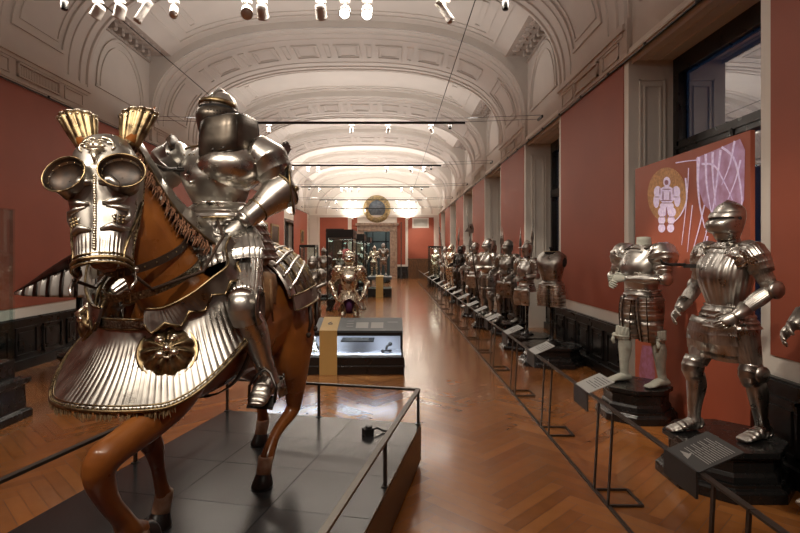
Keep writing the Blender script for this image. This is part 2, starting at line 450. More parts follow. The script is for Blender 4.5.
for ya, yb in niches:
    if yb < 1: continue
    mould(PB, LB, .35, LB-.35, ya+.28, yb-.28, .05, .03); mould(PB, LB, .60, LB-.60, ya+.50, yb-.50, .03, .02)
    for a in (.8, LB-.95):
        mould(PB, LB, a, a+.15, ya+.70, yb-.70, .03, .02)
    for sd in (1, -1):
        X = side_x(sd); yc = (ya+yb)/2
        for R_, w_, h_ in ((.98, .045, .03), (.84, .025, .02)):
            rs = []
            for i in range(33):
                a = PI*i/32; c_, s_ = math.cos(a), math.sin(a)
                rs.append([Vector((X-sd*e, yc+(R_-q)*c_, 4.95+(R_-q)*1.18*s_)) for e, q in ((0, 0), (h_, 0), (h_, w_), (0, w_))])
            mo.rings(rs, smooth=False)
        mo.box(*sorted((X, X-sd*.03)), yc-1.0, yc+1.0, 4.90, 4.94)
struct('trim_1', mo, 'plaster')
# impost blocks on the piers and the dark picture rail
im = MB(); rail = MB()
for sd in (1, -1):
    X = XR if sd > 0 else XL
    def bx(d0, d1, ya, yb, za, zb, b_=im): b_.box(*sorted((X-sd*d0, X-sd*d1)), ya, yb, za, zb)
    for ya, yb in piers:
        bx(-.06, .02, ya+.004, yb-.004, 4.25, 4.80)
        bx(0, .06, ya+.05, yb-.05, 4.66, 4.74); bx(0, .035, ya+.12, yb-.12, 4.60, 4.66)
        yc = (ya+yb)/2; q = (yb-ya)/2
        if yb-ya < 1.5: continue
        for a, b in ((ya+.25, ya+.80), (ya+.95, yb-.95), (yb-.80, yb-.25)):
            d = .055 if (a > ya+.5 and b < yb-.5) else .035
            bx(0.02, d, a, b, 4.55, 4.575); bx(0.02, d, a, b, 4.36, 4.385); bx(0.02, d, a, a+.03, 4.36, 4.575); bx(0.02, d, b-.03, b, 4.36, 4.575)
            if d > .05:
                n_ = 24
                for i in range(n_): bx(.02, .035, lerp(a+.06, b-.06, i/n_), lerp(a+.06, b-.06, (i+.55)/n_), 4.40, 4.53)
    bx(-.02, .03, Y0, Y1, 4.25, 4.275); bx(-.02, .05, Y0, Y1, 4.275, 4.30)
    bx(.02, .04, Y0, Y1, 4.235, 4.25, rail)
    y = Y0+.5
    while y < Y1: bx(.02, .055, y, y+.025, 4.24, 4.27, rail); y += 1.1
struct('trim_2', im, 'plaster'); struct('trim_3', rail, 'blackmetal')

# right wall: white piers with a red panel each, niches with windows
wr = MB(); rr = MB(); tr = MB(); ND = .62
for ya, yb in piers:
    wr.box(XR, XR+ND, ya, yb, 0, 4.25)
    if yb-ya > 1:
        wr.box(XR-.001, XR, ya+.001, yb-.001, 0, 4.25)
        rr.box(XR-.012, XR-.002, ya+.13, yb-.13, .92, 4.235)
    else: wr.box(XR-.001, XR, ya, yb, 0, 4.25)
for ya, yb in niches:
    wr.box(XR, XR+ND+.2, ya, yb, 4.25, 4.40)
    wr.box(XR+ND-.1, XR+ND+.15, ya, yb, 0, .80)
    for y, s_ in ((yb, -1), (ya, 1)):     # jamb panel moulding
        for a, b, c, d in ((.14, .48, 3.98, 4.0), (.14, .48, 1.3, 1.32), (.14, .16, 1.3, 4.0), (.46, .48, 1.3, 4.0), (.20, .42, 3.90, 3.915), (.20, .42, 1.4, 1.415), (.20, .215, 1.4, 3.9), (.405, .42, 1.4, 3.9)):
            tr.box(XR+a, XR+b, *sorted((y, y+s_*.015)), c, d)
    for a in (.10, .22, .38): tr.box(XR+a, XR+a+.02, ya, yb, 4.235, 4.25)
struct('wall_right', wr, 'trim'); struct('wall_right_panels', rr, 'red'); struct('trim_4', tr, 'trim')
for i, (ya, yb) in enumerate(niches):
    f = MB(); X = XR+.58
    f.box(X, X+.10, ya, yb, 4.05, 4.25); f.box(X, X+.10, ya, ya+.14, .80, 4.05); f.box(X, X+.10, yb-.14, yb, .80, 4.05)
    f.box(X-.02, X+.08, ya+.05, yb-.05, 3.00, 3.16); f.box(X, X+.1, ya, yb, .80, .92)
    f.box(X, X+.08, (ya+yb)/2-.05, (ya+yb)/2+.05, .9, 3.0)
    f.box(X-.035, X+.0, ya+.10, yb-.10, 3.06, 3.10); f.box(X-.02, X, ya+.1, yb-.1, 4.02, 4.07)
    f.box(X-.02, X, yb-.17, yb-.12, .9, 4.05)
    f.lathe((X-.02, (ya+yb)/2, 3.0), [(.02, -.08), (.035, -.05), (.02, 0), (.035, .05), (.01, .09)], 10)
    wo = f.build('window_%d' % (i+1), 'blackwood'); wo['kind'] = 'structure'
    g = MB(); g.box(X+.05, X+.056, ya+.14, yb-.14, .9, 4.05); g.build('pane', 'winglass', wo)
# left wall: red between corner pilasters, doorway near the far end
DY0, DY1 = 27.5, 29.9
wl = MB(); rl = MB()
wl.box(XL-.4, XL, Y0, DY0, 0, 4.25); wl.box(XL-.4, XL, DY1, Y1, 0, 4.25); wl.box(XL-.4, XL, DY0, DY1, 3.45, 4.25)
rl.box(XL+.002, XL+.012, Y0, DY0-.15, .92, 4.235); rl.box(XL+.002, XL+.012, DY1+.15, Y1-.8, .92, 4.235)
struct('wall_left', wl, 'trim'); struct('wall_left_panels', rl, 'red')
d = MB(); d.box(XL-.35, XL-.25, DY0, DY1, 0, 3.45); d.box(XL-.02, XL+.03, DY0, DY0+.12, 0, 3.45); d.box(XL-.02, XL+.03, DY1-.12, DY1, 0, 3.45); d.box(XL-.02, XL+.03, DY0, DY1, 3.35, 3.5)
struct('door_1', d, 'blackwood')
# black wainscot with panels
def wains(name, X, sd, ranges):
    b = MB()
    for ya, yb in ranges:
        b.box(*sorted((X, X-sd*.05)), ya, yb, 0, .76); b.box(*sorted((X, X-sd*.085)), ya, yb, .70, .745); b.box(*sorted((X, X-sd*.10)), ya, yb, 0, .14)
        n_ = max(1, round((yb-ya)/.62)); st = (yb-ya)/n_
        for i in range(n_):
            a, c = ya+i*st+.07, ya+(i+1)*st-.07
            for (p, q, u, v) in ((a, c, .60, .625), (a, c, .20, .225), (a, a+.025, .2, .625), (c-.025, c, .2, .625)): b.box(*sorted((X-sd*.05, X-sd*.075)), p, q, u, v)
            b.box(*sorted((X-sd*.05, X-sd*.068)), a+.07, c-.07, .28, .55)
    o = struct(name, b, 'blackwood'); return o
rng = []
for ya, yb in piers: rng.append((ya, yb))
wains('baseboard_right', XR-.012, 1, rng)
wains('baseboard_right_niches', XR+ND-.1, 1, [n_ for i, n_ in enumerate(niches)])
wains('baseboard_left', XL+.012, -1, [(Y0, DY0), (DY1, Y1)])
# end wall
ew = MB(); Y = Y1
DX0, DX1, DZ = -1.93, -.20, 3.12
ew.box(XL-.4, DX0, Y, Y+.3, 0, 7.3); ew.box(DX1, XR+.4, Y, Y+.3, 0, 7.3); ew.box(DX0, DX1, Y, Y+.3, DZ, 7.3)
struct('wall_end', ew, 'trim')
re = MB()
for x0, x1 in ((-4.87, -3.0), (.27, .82), (1.0, 2.72)): re.box(x0, x1, Y-.03, Y-.002, .92, 4.05)
re.box(-2.75, -2.38, Y-.03, Y-.002, .92, 4.05)
struct('wall_end_panels', re, 'red')
pl_ = MB()
for x0, x1 in ((-5.55, -4.95), (2.75, 3.05)):
    pl_.box(x0, x1, Y-.12, Y, 0, 4.1); pl_.box(x0-.04, x1+.02, Y-.16, Y, 3.85, 4.0)
pl_.box(XL, XR, Y-.06, Y, 4.05, 4.2)
for R_, w_ in ((3.9, .12), (3.2, .07)):
    rs = []
    for i in range(49):
        a = PI*i/48
        rs.append([Vector((CX+(R_-q)*math.cos(a), Y-e, 4.3+(R_-q)*.62*math.sin(a))) for e, q in ((0, 0), (.06, 0), (.06, w_), (0, w_))])
    pl_.rings(rs, smooth=False)
struct('trim_5', pl_, 'plaster')
bw = MB(); bw.box(.05, .98, Y-.12, Y-.03, 0, .78); bw.box(.0, 1.02, Y-.16, Y-.03, .70, .76); bw.box(-5.5, -2.4, Y-.12, Y-.03, 0, .78); struct('baseboard_end', bw, 'blackwood')
wc = MB(); wc.box(1.0, 2.75, Y-.55, Y-.035, 0, 1.32); wc.box(.97, 2.78, Y-.58, Y-.035, 1.25, 1.32)
for i in range(3): wc.box(1.06+i*.57, 1.50+i*.57, Y-.57, Y-.55, .18, 1.15)
tag(wc.build('wooden_cabinet', 'wood'), 'low brown panelled wooden cabinet under the lit red wall at the far end', 'cabinet')
ds = MB()
ds.box(DX0-.40, DX0, Y-.16, Y, 0, DZ+.05); ds.box(DX1, DX1+.42, Y-.16, Y, 0, DZ+.05); ds.box(DX0-.40, DX1+.42, Y-.16, Y, DZ, DZ+.38); ds.box(DX0-.55, DX1+.57, Y-.28, Y, DZ+.38, DZ+.55)
ds.box(DX0-.46, DX0-.34, Y-.22, Y, 0, DZ); ds.box(DX1+.34, DX1+.48, Y-.22, Y, 0, DZ)
struct('door_2', ds, 'stone')
nr = MB(); nr.box(-4, 2, Y+.3, Y+5.9, 3.9, 4.0); nr.box(-4, 2, Y+5.8, Y+5.95, 0, 4); nr.box(-4.1, -4, Y+.3, Y+5.9, 0, 4); nr.box(2, 2.1, Y+.3, Y+5.9, 0, 4); struct('wall_beyond', nr, 'teal')
nb = MB(); nb.box(-1.95, -.3, Y+3.2, Y+3.3, 2.45, 2.55); nb.box(-1.95, -1.85, Y+3.2, Y+3.3, 0, 3.2); nb.box(-1.5, -1.42, Y+3.2, Y+3.3, 0, 3.2); nb.box(-.55, -.47, Y+3.2, Y+3.3, 0, 3.2)
tag(nb.build('display_screen', 'blackwood'), 'dark framed screen standing in the room beyond the doorway', 'screen')
# oculus / medallion
md = MB(); md.lathe((-1.07, Y-.02, 4.62), [(.02, .02), (.56, .02), (.58, 0)], 40, ax=(0, -1, 0)); 
md2 = MB(); md2.lathe((-1.07, Y-.004, 4.62), [(.56, 0), (.58, .10), (.66, .13), (.84, .10), (.90, .05), (.92, 0)], 40, ax=(0, -1, 0))
for i in range(14):
    a = 2*PI*i/14; md2.ball((-1.07+.76*math.cos(a), Y-.13, 4.62+.76*math.sin(a)), (.085, .035, .085), 8, 5)
r_ = empty('medallion', (0, 0, 0), 0, 'large round medallion with gold wreath above the far doorway', 'medallion')
md.build('disc', 'bluegrey', r_); md2.build('wreath', 'goldfresco', r_)
v = MB(); v.box(1.28, 2.38, Y-.07, Y-.02, 3.35, 4.02)
r_ = empty('ventilation_grille', (0, 0, 0), 0, 'white ventilation grille high on the red end wall', 'vent'); v.build('frame', 'white', r_)
v = MB(); v.box(1.38, 2.28, Y-.085, Y-.07, 3.45, 3.92); 
for i in range(9): v.box(1.38, 2.28, Y-.10, Y-.085, 3.46+i*.052, 3.48+i*.052)
v.build('louvre', 'grille', r_)
# wall behind the camera
bk = MB(); bk.box(XL-.4, XR+.8, Y0-.3, Y0, 0, 7.4); struct('wall_back', bk, 'red')
# overhead shell so no sky leaks in
# ============================================================ SUITS OF ARMOUR (standing)
# local frame of a figure: faces -Y, its left hand is +X, Z up from the soles
def hand(mb, wr, d, palm_n, side, s=1.0, curl=.5, r=.0105):
    """five-fingered gauntlet hand: wr wrist, d hand direction, palm_n normal out of the palm, side = towards the thumb"""
    wr, d, n, t = Vector(wr), Vector(d).normalized(), Vector(palm_n).normalized(), Vector(side).normalized()
    limb(mb, [(*wr, .021*s, .030*s), (*(wr+d*.04*s), .022*s, .042*s), (*(wr+d*.085*s), .020*s, .046*s), (*(wr+d*.10*s), .014*s, .043*s)], k=12, m=7, hint=n)
    for i, ln in enumerate((.070, .080, .076, .060)):
        b = wr + d*.092*s + t*(.033-.022*i)*s
        p = [b]; a = 0
        for seg in (.42, .33, .27):
            a += curl*.95; p.append(p[-1] + (d*math.cos(a) + n*math.sin(a))*ln*seg*s)
        mb.tube(p, [r*s*1.05, r*s, r*s*.92, r*s*.7], 7)
    b = wr + d*.025*s + t*.036*s
    mb.tube([b, b+(t*.7+d*.7+n*.25)*.035*s, b+(t*.5+d*.95+n*.6)*.058*s, b+(t*.25+d*1.0+n*.9)*.075*s], [r*1.3*s, r*1.2*s, r*1.05*s, r*.75*s], 7)

def helm_rings(zs, k=28, cx=0, cy=0):
    """zs: list of (z, half width, front depth, back depth, y centre)"""
    rs = []
    for z, wx, fr, bk, yc in catmull(zs, 22):
        rs.append([Vector((cx + wx*math.sin(a), cy + yc + (-fr if math.cos(a) > 0 else -bk)*math.cos(a)*1.0, z)) for a in [2*PI*j/k for j in range(k)]])
    return rs
def torso_rings(zs, m=30, k=40, flute=0, famp=.02, x0=0, y0=0):
    rs = []; k = max(k, int(flute*6))
    for q in catmull(zs, m):
        z, wx, fr, bk, yc = q; r = []
        for j in range(k):
            a = 2*PI*j/k; c, s_ = math.cos(a), math.sin(a)
            f = 1 + (famp*abs(math.sin(a*flute/2)) if flute else 0)
            e = .82
            r.append(Vector((x0 + wx*math.copysign(abs(s_)**e, s_)*f, y0 + yc - (fr if c > 0 else bk)*math.copysign(abs(c)**e, c)*f, z)))
        rs.append(r)
    return rs
def lames_z(z0, z1, n, w0, w1, f0, f1, b0, b1, amp=.012, flute=0, yc=0, famp=.02, k=40):
    rs = []; k = max(k, int(flute*6))
    for i in range(n):
        for t, e in ((i/n, 0), ((i+.9)/n, amp), ((i+1)/n, amp*1.1)):
            z = lerp(z0, z1, t); wx, fr, bk = lerp(w0, w1, t)+e, lerp(f0, f1, t)+e, lerp(b0, b1, t)+e; r = []
            for j in range(k):
                a = 2*PI*j/k; f = 1+(famp*abs(math.sin(a*flute/2)) if flute else 0)
                c, s_ = math.cos(a), math.sin(a); ex = .82
                r.append(Vector((wx*math.copysign(abs(s_)**ex, s_)*f, yc-(fr if c > 0 else bk)*math.copysign(abs(c)**ex, c)*f, z)))
            rs.append(r)
    return rs
V = Vector
def make_armour(name, label, cat='suit of armour', group=None, mt='steel', trimm='gilt', helmet='closed', legs='plate', skirt='fauld', arms=None, flute=0,
                hips=1.0, stance=0, handm=None, legm=None, weapon=None, skirtz=.62, neck='none', loc=(0, 0, 0), rz=0, s=1.0, pauld=1.0, tass=(.90, .55), puff=0):
    g = empty(name, loc, rz, label, cat, group, s)
    handm = handm or mt
    # torso
    b = MB()
    zs = [(.98, .135, .115, .105, 0), (1.02, .130, .125, .10, 0), (1.10, .150, .155, .11, 0), (1.20, .172, .185, .12, 0), (1.30, .185, .175, .125, 0), (1.40, .18, .125, .12, .01), (1.46, .13, .085, .10, .01), (1.485, .075, .075, .075, .01)]
    b.rings(torso_rings(zs, flute=flute, famp=.028), caps=True); 
    b.tube([V((.17*math.sin(a), -.118*math.cos(a) if math.cos(a) > 0 else -.108*math.cos(a), 1.0)) for a in [2*PI*i/24 for i in range(25)]], .009, 6)
    cu = b.build('breastplate', mt, g)
    b = MB(); b.tube([V((.10*math.sin(a), -.112-.02*math.cos(a), 1.425+.02*math.cos(a))) for a in [-1.1+2.2*i/10 for i in range(11)]], .008, 6)
    for sx in (-1, 1):
        b.tube([V((sx*.105, -.085, 1.44)), V((sx*.12, .0, 1.475)), V((sx*.11, .09, 1.43))], [.014, .016, .014], 6)
        for i in range(4): b.ball((sx*.09, -.115+.0*i, 1.40-.03*i), .006, 6, 4)
    b.build('strap_and_rivets', 'darkleather' if trimm is None else trimm, cu)
    # neck / gorget / helmet
    if helmet:
        b = MB()
        rs = []
        for z, r in ((1.455, .105), (1.47, .088), (1.485, .09), (1.487, .075), (1.505, .077), (1.507, .070), (1.53, .072)):
            rs.append([V((r*math.sin(a), .01-r*math.cos(a)*1.0, z-.02*max(0, math.cos(a)))) for a in [2*PI*j/24 for j in range(24)]])
        b.rings(rs); b.build('gorget', mt, g)
    if helmet == 'closed':
        b = MB(); b.rings(helm_rings([(1.50, .070, .075, .075, 0), (1.54, .082, .10, .085, 0), (1.60, .098, .115, .105, 0), (1.67, .104, .115, .122, .005), (1.74, .092, .095, .115, .01), (1.785, .052, .055, .07, .01), (1.797, .012, .012, .02, .01)]))
        b.tube([V((0, -.10, 1.71)), V((0, -.055, 1.775)), V((0, .0, 1.802)), V((0, .065, 1.79)), V((0, .115, 1.74)), V((0, .128, 1.67))], [.003, .008, .012, .012, .008, .003], 6)
        h = b.build('helmet', mt, g)
        b = MB(); rs = []
        for z, rr_, px_ in catmull([(1.555, .094, .115), (1.575, .103, .148), (1.61, .108, .165), (1.645, .110, .155), (1.662, .111, .120)], 12):
            rs.append([V((rr_*math.sin(a), -.0-(px_)*math.cos(a)**1.0 if True else 0, z)) for a in [-1.75+3.5*j/24 for j in range(25)]])
        b.rings(rs, closed=False)
        rs = []
        for z, rr_, px_ in catmull([(1.672, .112, .132), (1.69, .110, .128), (1.715, .104, .112)], 5):
            rs.append([V((rr_*math.sin(a), -px_*math.cos(a), z)) for a in [-1.75+3.5*j/24 for j in range(25)]])
        b.rings(rs, closed=False)
        b.build('visor', mt, h, thick=.004)
        b = MB(); rs = [[V((.107*math.sin(a), -.128*math.cos(a), z)) for a in [-1.2+2.4*j/12 for j in range(13)]] for z in (1.660, 1.674)]
        b.rings(rs, closed=False)
        for sx in (-1, 1): b.ball((sx*.110, -.005, 1.665), (.006, .016, .016), 8, 5)
        b.build('eye_slit', 'blackcloth', h)
    elif helmet == 'burgonet':
        b = MB(); b.rings(helm_rings([(1.52, .075, .08, .085, 0), (1.57, .088, .098, .10, 0), (1.66, .100, .112, .115, 0), (1.73, .090, .095, .11, .01), (1.775, .055, .055, .07, .01), (1.79, .012, .012, .02, .01)]))
        b.tube([V((0, -.11, 1.70)), V((0, -.06, 1.79)), V((0, .0, 1.83)), V((0, .08, 1.80)), V((0, .125, 1.70))], [.004, .010, .014, .012, .005], 6)
        h = b.build('helmet', mt, g)
        b = MB(); b.rings([[V((r_*math.sin(a), -r_*1.12*math.cos(a)-e, z)) for a in [-1.5+3*j/16 for j in range(17)]] for r_, z, e in ((.099, 1.70, 0), (.108, 1.695, .05), (.112, 1.685, .075))], closed=False)
        b.build('peak', mt, h, thick=.004)
        b = MB(); b.rings([[V((.086*math.sin(a), -.108*math.cos(a), z)) for a in [-.9+1.8*j/12 for j in range(13)]] for z in (1.60, 1.69)], closed=False); b.build('face_opening', 'blackcloth', h)
    elif helmet == 'kettle':
        b = MB(); b.rings(helm_rings([(1.52, .075, .085, .085, 0), (1.58, .090, .105, .10, 0), (1.66, .098, .108, .112, 0), (1.73, .090, .09, .105, .01), (1.775, .055, .055, .07, .01), (1.79, .012, .012, .02, .01)]))
        b.lathe((0, 0, 1.66), [(.095, .03), (.15, .0), (.155, -.004), (.095, .015)], 24)
        h = b.build('helmet', mt, g)
        b = MB(); b.rings([[V((.094*math.sin(a), -.112*math.cos(a), z)) for a in [-.8+1.6*j/12 for j in range(13)]] for z in (1.56, 1.63)], closed=False); b.build('face_opening', 'blackcloth', h)
    if neck == 'dummy':
        b = MB(); b.lathe((0, .01, 1.44), [(.085, 0), (.068, .04), (.062, .09), (.058, .125), (.03, .13)], 20); b.build('dummy_neck', 'cloth', g)
    if neck == 'hollow':
        b = MB(); b.lathe((0, .0, 1.40), [(.12, 0), (.105, .05), (.09, .088), (.01, .09)], 24); b.ball((0, .01, 1.50), (.035, .035, .03)); b.build('black_neck', 'blackcloth', g)
    # skirt of lames and tassets
    z0, z1 = .99, .99-.16*(1 if skirt == 'fauld' else 0)
    if skirt == 'fauld':
        b = MB(); b.rings(lames_z(1.0, .84, 4, .138, .185*hips, .122, .165, .108, .15, flute=flute)); b.build('fauld', mt, g)
        for sx in (-1, 1):
            b = MB(); zt, zb = tass
            limb(b, [(sx*.085, -.135, zt, .03, .095), (sx*.10, -.150, (zt+zb)/2, .035, .11), (sx*.105, -.135, zb, .03, .10)], k=24, m=10, hint=(0, -1, 0), lames=5, amp=.05, a0=-PI*.62, a1=PI*.62, flute=flute)
            ta = b.build('tasset', mt, g, thick=.004)
    elif skirt == 'long':     # knee-long striped tassets
        b = MB(); b.rings(lames_z(1.0, .90, 2, .138, .175, .122, .145, .108, .14)); b.build('fauld', mt, g)
        for sx in (-1, 1):
            b = MB(); limb(b, [(sx*.080, -.01, .93, .122, .095), (sx*.092, -.015, .80, .130, .098), (sx*.102, -.02, .62, .112, .088), (sx*.105, -.02, .47, .092, .075)], k=36, hint=(0, -1, 0), lames=11, amp=.035, flute=12, famp=.035, caps=True); b.build('tasset', mt, g)
            b = MB()
            for q in (-.7, 0, .7): b.tube([V((sx*x_+rv_*1.07*math.sin(q), y_-ru_*1.07*math.cos(q), z_)) for x_, y_, z_, ru_, rv_ in catmull([(.080, -.01, .93, .122, .095), (.092, -.015, .80, .130, .098), (.102, -.02, .62, .112, .088), (.105, -.02, .47, .092, .075)], 9)], .006, 6)
            b.build('gilt_band', 'bronze', g)
    elif skirt == 'bell':
        b = MB(); rs = []
        for i in range(13):
            t = i/12; z = lerp(1.0, skirtz, t); R_ = lerp(.135, .34, t**.8); r = []
            for j in range(64):
                a = 2*PI*j/64; c = math.cos(a)
                cut = max(0, 1-abs(math.sin(a))/.62)**.5 if c > 0 else 0
                r.append(V((R_*math.sin(a)*(1+.03*math.sin(a*24)), -R_*.85*c*(1+.03*math.sin(a*24)), z + t*cut*.26)))
            rs.append(r)
        b.rings(rs, caps=False); b.build('skirt', mt, g, thick=.005)
    # arms
    arms = arms or {}
    D = {-1: ((-.205, .0, 1.385), (-.30, .03, 1.12), (-.27, -.17, .98)), 1: ((.205, .0, 1.385), (.30, .03, 1.12), (.27, -.17, .98))}
    for sx in (-1, 1):
        sh, el, wr = map(V, arms.get(sx, D[sx]))
        b = MB(); limb(b, [(sh.x-sx*.07, sh.y, sh.z+.035, .085, .075), (sh.x-sx*.0, sh.y, sh.z+.015, .098*pauld, .098*pauld), (*(sh.lerp(el, .25)+V((sx*.012, 0, 0))), .088*pauld, .090*pauld), (*sh.lerp(el, .50), .068, .070)], k=28, hint=(0, -1, 0), lames=6, amp=.05, flute=flute, famp=.03)
        p = b.build('pauldron', mt, g)
        b = MB(); limb(b, [(*sh.lerp(el, .30), .055+puff, .055+puff), (*sh.lerp(el, .65), .052+puff, .055+puff), (*sh.lerp(el, .93), .043, .045)], k=20, lames=5 if puff else 3, amp=.05, flute=flute)
        b.build('upper_arm', mt, g)
        b = MB(); b.ball(el, (.052, .052, .056), 16, 10)
        ou = (el - (sh+wr)/2).normalized(); b.lathe(el+V((sx*.035, 0, 0)), [(.058, -.01), (.066, .006), (.05, .018), (.006, .026)], 20, ax=(sx, -.1, 0)); b.build('elbow_plate', mt, g)
        d = (wr-el).normalized()
        b = MB(); limb(b, [(*el.lerp(wr, .10), .048, .050), (*el.lerp(wr, .40), .053, .050), (*el.lerp(wr, .8), .037, .038), (*el.lerp(wr, 1.0), .034, .036)], k=20, flute=flute, famp=.04); b.build('forearm', mt, g)
        gd = d
        if legs != 'dummy':
            b = MB(); limb(b, [(*(wr-d*.09), .056, .056), (*(wr-d*.03), .041, .042), (*(wr+d*.01), .036, .040)], k=20, lames=1, amp=.02); cuff = b.build('gauntlet', mt, g)
            b = MB()
        else: b = MB(); cuff = g
        n_ = V((-sx*.8, .2, -.3)); n_ = (n_-d*n_.dot(d)).normalized(); t_ = d.cross(n_)*(-1)
        if t_.dot(V((0, -1, .6))) < 0: t_ = -t_
        hand(b, wr, d, n_, t_, 1.0, .45); b.build('hand', handm, cuff)
    # legs
    if legs in ('plate', 'dummy'):
        for sx in (-1, 1):
            fwd = -.16*stance*(1 if sx < 0 else -1)
            hp = V((sx*.10, 0, .92)); kn = V((sx*.13, fwd*.75-.035, .50)); an = V((sx*.14, fwd, .085))
            if legs == 'plate':
                b = MB(); limb(b, [(*hp, .10, .095), (*hp.lerp(kn, .3), .098, .092), (*hp.lerp(kn, .7), .078, .075), (*hp.lerp(kn, .93), .062, .062)], k=24, hint=(0, -1, 0), flute=flute, famp=.04); b.build('cuisse', mt, g)
                b = MB(); limb(b, [(kn.x, kn.y-.004, kn.z+.085, .070, .064), (kn.x, kn.y-.02, kn.z+.04, .078, .066), (kn.x, kn.y-.026, kn.z, .084, .068), (kn.x, kn.y-.02, kn.z-.04, .072, .064), (kn.x, kn.y-.006, kn.z-.08, .064, .062)], k=24, hint=(0, -1, 0), lames=5, amp=.03)
                b.lathe(kn+V((sx*.06, .01, 0)), [(.04, -.02), (.066, .0), (.062, .012), (.03, .022), (.006, .02)], 18, ax=(sx, 0, 0)); b.build('knee_plate', mt, g)
                b = MB(); limb(b, [(*kn.lerp(an, .10), .060, .058), (*(kn.lerp(an, .35)+V((0, .012, 0))), .069, .064), (*kn.lerp(an, .70), .050, .047), (*kn.lerp(an, .92), .043, .041), (*(an+V((0, 0, -.012))), .056, .048)], k=24, hint=(0, -1, 0), flute=flute and 4, famp=.03); b.build('greave', mt, g)
                b = MB(); limb(b, [(an.x, an.y+.055, .040, .040, .038), (an.x, an.y+.02, .058, .056, .043), (an.x, an.y-.05, .052, .047, .045), (an.x+sx*.008, an.y-.12, .034, .032, .050), (an.x+sx*.012, an.y-.18, .024, .021, .052), (an.x+sx*.014, an.y-.21, .018, .012, .036)], k=20, hint=(0, 0, 1), lames=8, amp=.04); b.build('sabaton', mt, g)
            else:
                b = MB(); limb(b, [(*hp.lerp(kn, .80), .082, .080), (*hp.lerp(kn, .96), .075, .072), (*kn.lerp(an, .10), .060, .058)], k=28, flute=16, famp=.08); 
                b.tube([V((kn.x+.066*math.cos(a), kn.y+.066*math.sin(a), kn.z-.005)) for a in [2*PI*i/20 for i in range(21)]], .014, 6)
                b.ball((kn.x+sx*.055, kn.y-.05, kn.z-.005), (.035, .022, .028)); b.tube([V((kn.x+sx*.06, kn.y-.055, kn.z)), V((kn.x+sx*.075, kn.y-.06, kn.z-.06)), V((kn.x+sx*.065, kn.y-.055, kn.z-.10))], [.014, .018, .012], 6)
                b.build('garter', 'cloth', g)
                b = MB(); limb(b, [(*kn.lerp(an, .05), .054, .052), (*(kn.lerp(an, .32)+V((0, .014, 0))), .062, .057), (*kn.lerp(an, .70), .043, .040), (*an, .038, .036), (an.x, an.y+.005, .05, .044, .040)], k=20, hint=(0, -1, 0)); b.build('stocking', 'cloth', g)
                b = MB(); limb(b, [(an.x, an.y+.065, .030, .026, .032), (an.x, an.y+.02, .045, .046, .040), (an.x, an.y-.05, .042, .042, .040), (an.x+sx*.01, an.y-.12, .026, .026, .046), (an.x+sx*.012, an.y-.175, .017, .017, .044), (an.x+sx*.012, an.y-.20, .013, .010, .030)], k=18, m=16, hint=(0, 0, 1))
                for q in range(5): b.ball((an.x+sx*(.045-.019*q), an.y-.195+.010*q, .016), (.010, .018, .012), 8, 5)
                b.build('foot', 'cloth', g)
        b = MB(); b.rings(torso_rings([(.80, .16, .085, .09, 0), (.88, .165, .095, .10, 0), (.99, .125, .10, .095, 0)], m=8)); b.build('dummy_hips', 'blackcloth' , g)
    elif legs == 'post':
        b = MB(); b.lathe((0, 0, 0), [(.13, 0), (.13, .015), (.05, .05), (.026, .09), (.026, .86), (.12, .90), (.10, .98)], 20); b.build('support_post', 'plinth', g)
        for sx in (-1, 1): pass
    return g
def plinth(loc, label, w_=.42, h=.34, rz=PI/8, group=None, d_=None):
    g = empty('plinth', loc, 0, label, 'plinth', group)
    b = MB(); k = 8; d_ = d_ or w_
    def oct_(r, z): return [V((r*w_/.42*math.cos(rz+2*PI*j/k)*1.05, r*d_/.42*math.sin(rz+2*PI*j/k)*1.05, z*h/.34)) for j in range(k)]
    b.rings([oct_(r, z) for r, z in ((.42, 0), (.42, .07), (.405, .085), (.385, .095), (.385, .12))], smooth=False); b.build('base', 'plinth', g, bevel=.004)
    b = MB(); b.rings([oct_(r, z) for r, z in ((.365, .12), (.355, .16), (.335, .185), (.335, .27), (.35, .285), (.375, .30), (.375, .34))], smooth=False); b.build('block', 'plinth', g, bevel=.004)
    return g
PH = .34
# --- first figure from the camera on the right: fluted harness with closed helmet
aL = {1: ((.205, 0, 1.385), (.30, .05, 1.14), (.20, -.14, .95)), -1: ((-.205, 0, 1.385), (-.30, .02, 1.13), (-.27, -.17, .95))}
# figures face the aisle (towards -X) and a little to the camera
def face(deg): return math.radians(deg)
make_armour('suit_of_armour', 'full fluted plate armour with closed helmet, striding on a plinth before the projected red panel', mt='steel', trimm='etch', helmet='closed', flute=26, arms=aL, stance=1.0, hips=1.15, tass=(.90, .60), pauld=.88, loc=(2.585, 4.12, PH), rz=face(-76), s=1.0)
plinth((2.55, 4.12, 0), 'black octagonal plinth under the fluted armour with closed helmet', w_=.45)
# hanging lance rest is a part of that armour
A1 = [o for o in C.objects if o.name == 'suit_of_armour'][0]
A1.scale = (1.06, 1.06, 1.0)
b = MB(); b.bar((-.12, -.16, 1.30), (-.17, -.23, 1.30), .02, .03); b.tube([V((-.16, -.22, 1.31)), V((-.20, -.33, 1.31)), V((-.20, -.39, 1.325)), V((-.19, -.41, 1.35))], [.012, .012, .010, .008], 6); b.build('lance_rest', 'blackmetal', A1)
b = MB(); b.lathe((-.165, -.085, 1.375), [(.08, 0), (.083, .006), (.06, .012), (.012, .014), (.012, .02), (.003, .022)], 24, ax=(-.35, -1, .1)); b.build('armpit_disc', 'steelbright', A1); b = MB(); b.lathe((.165, -.085, 1.375), [(.088, 0), (.091, .006), (.06, .012), (.012, .014), (.012, .02), (.003, .022)], 24, ax=(.35, -1, .1)); b.build('armpit_disc', 'steelbright', A1)
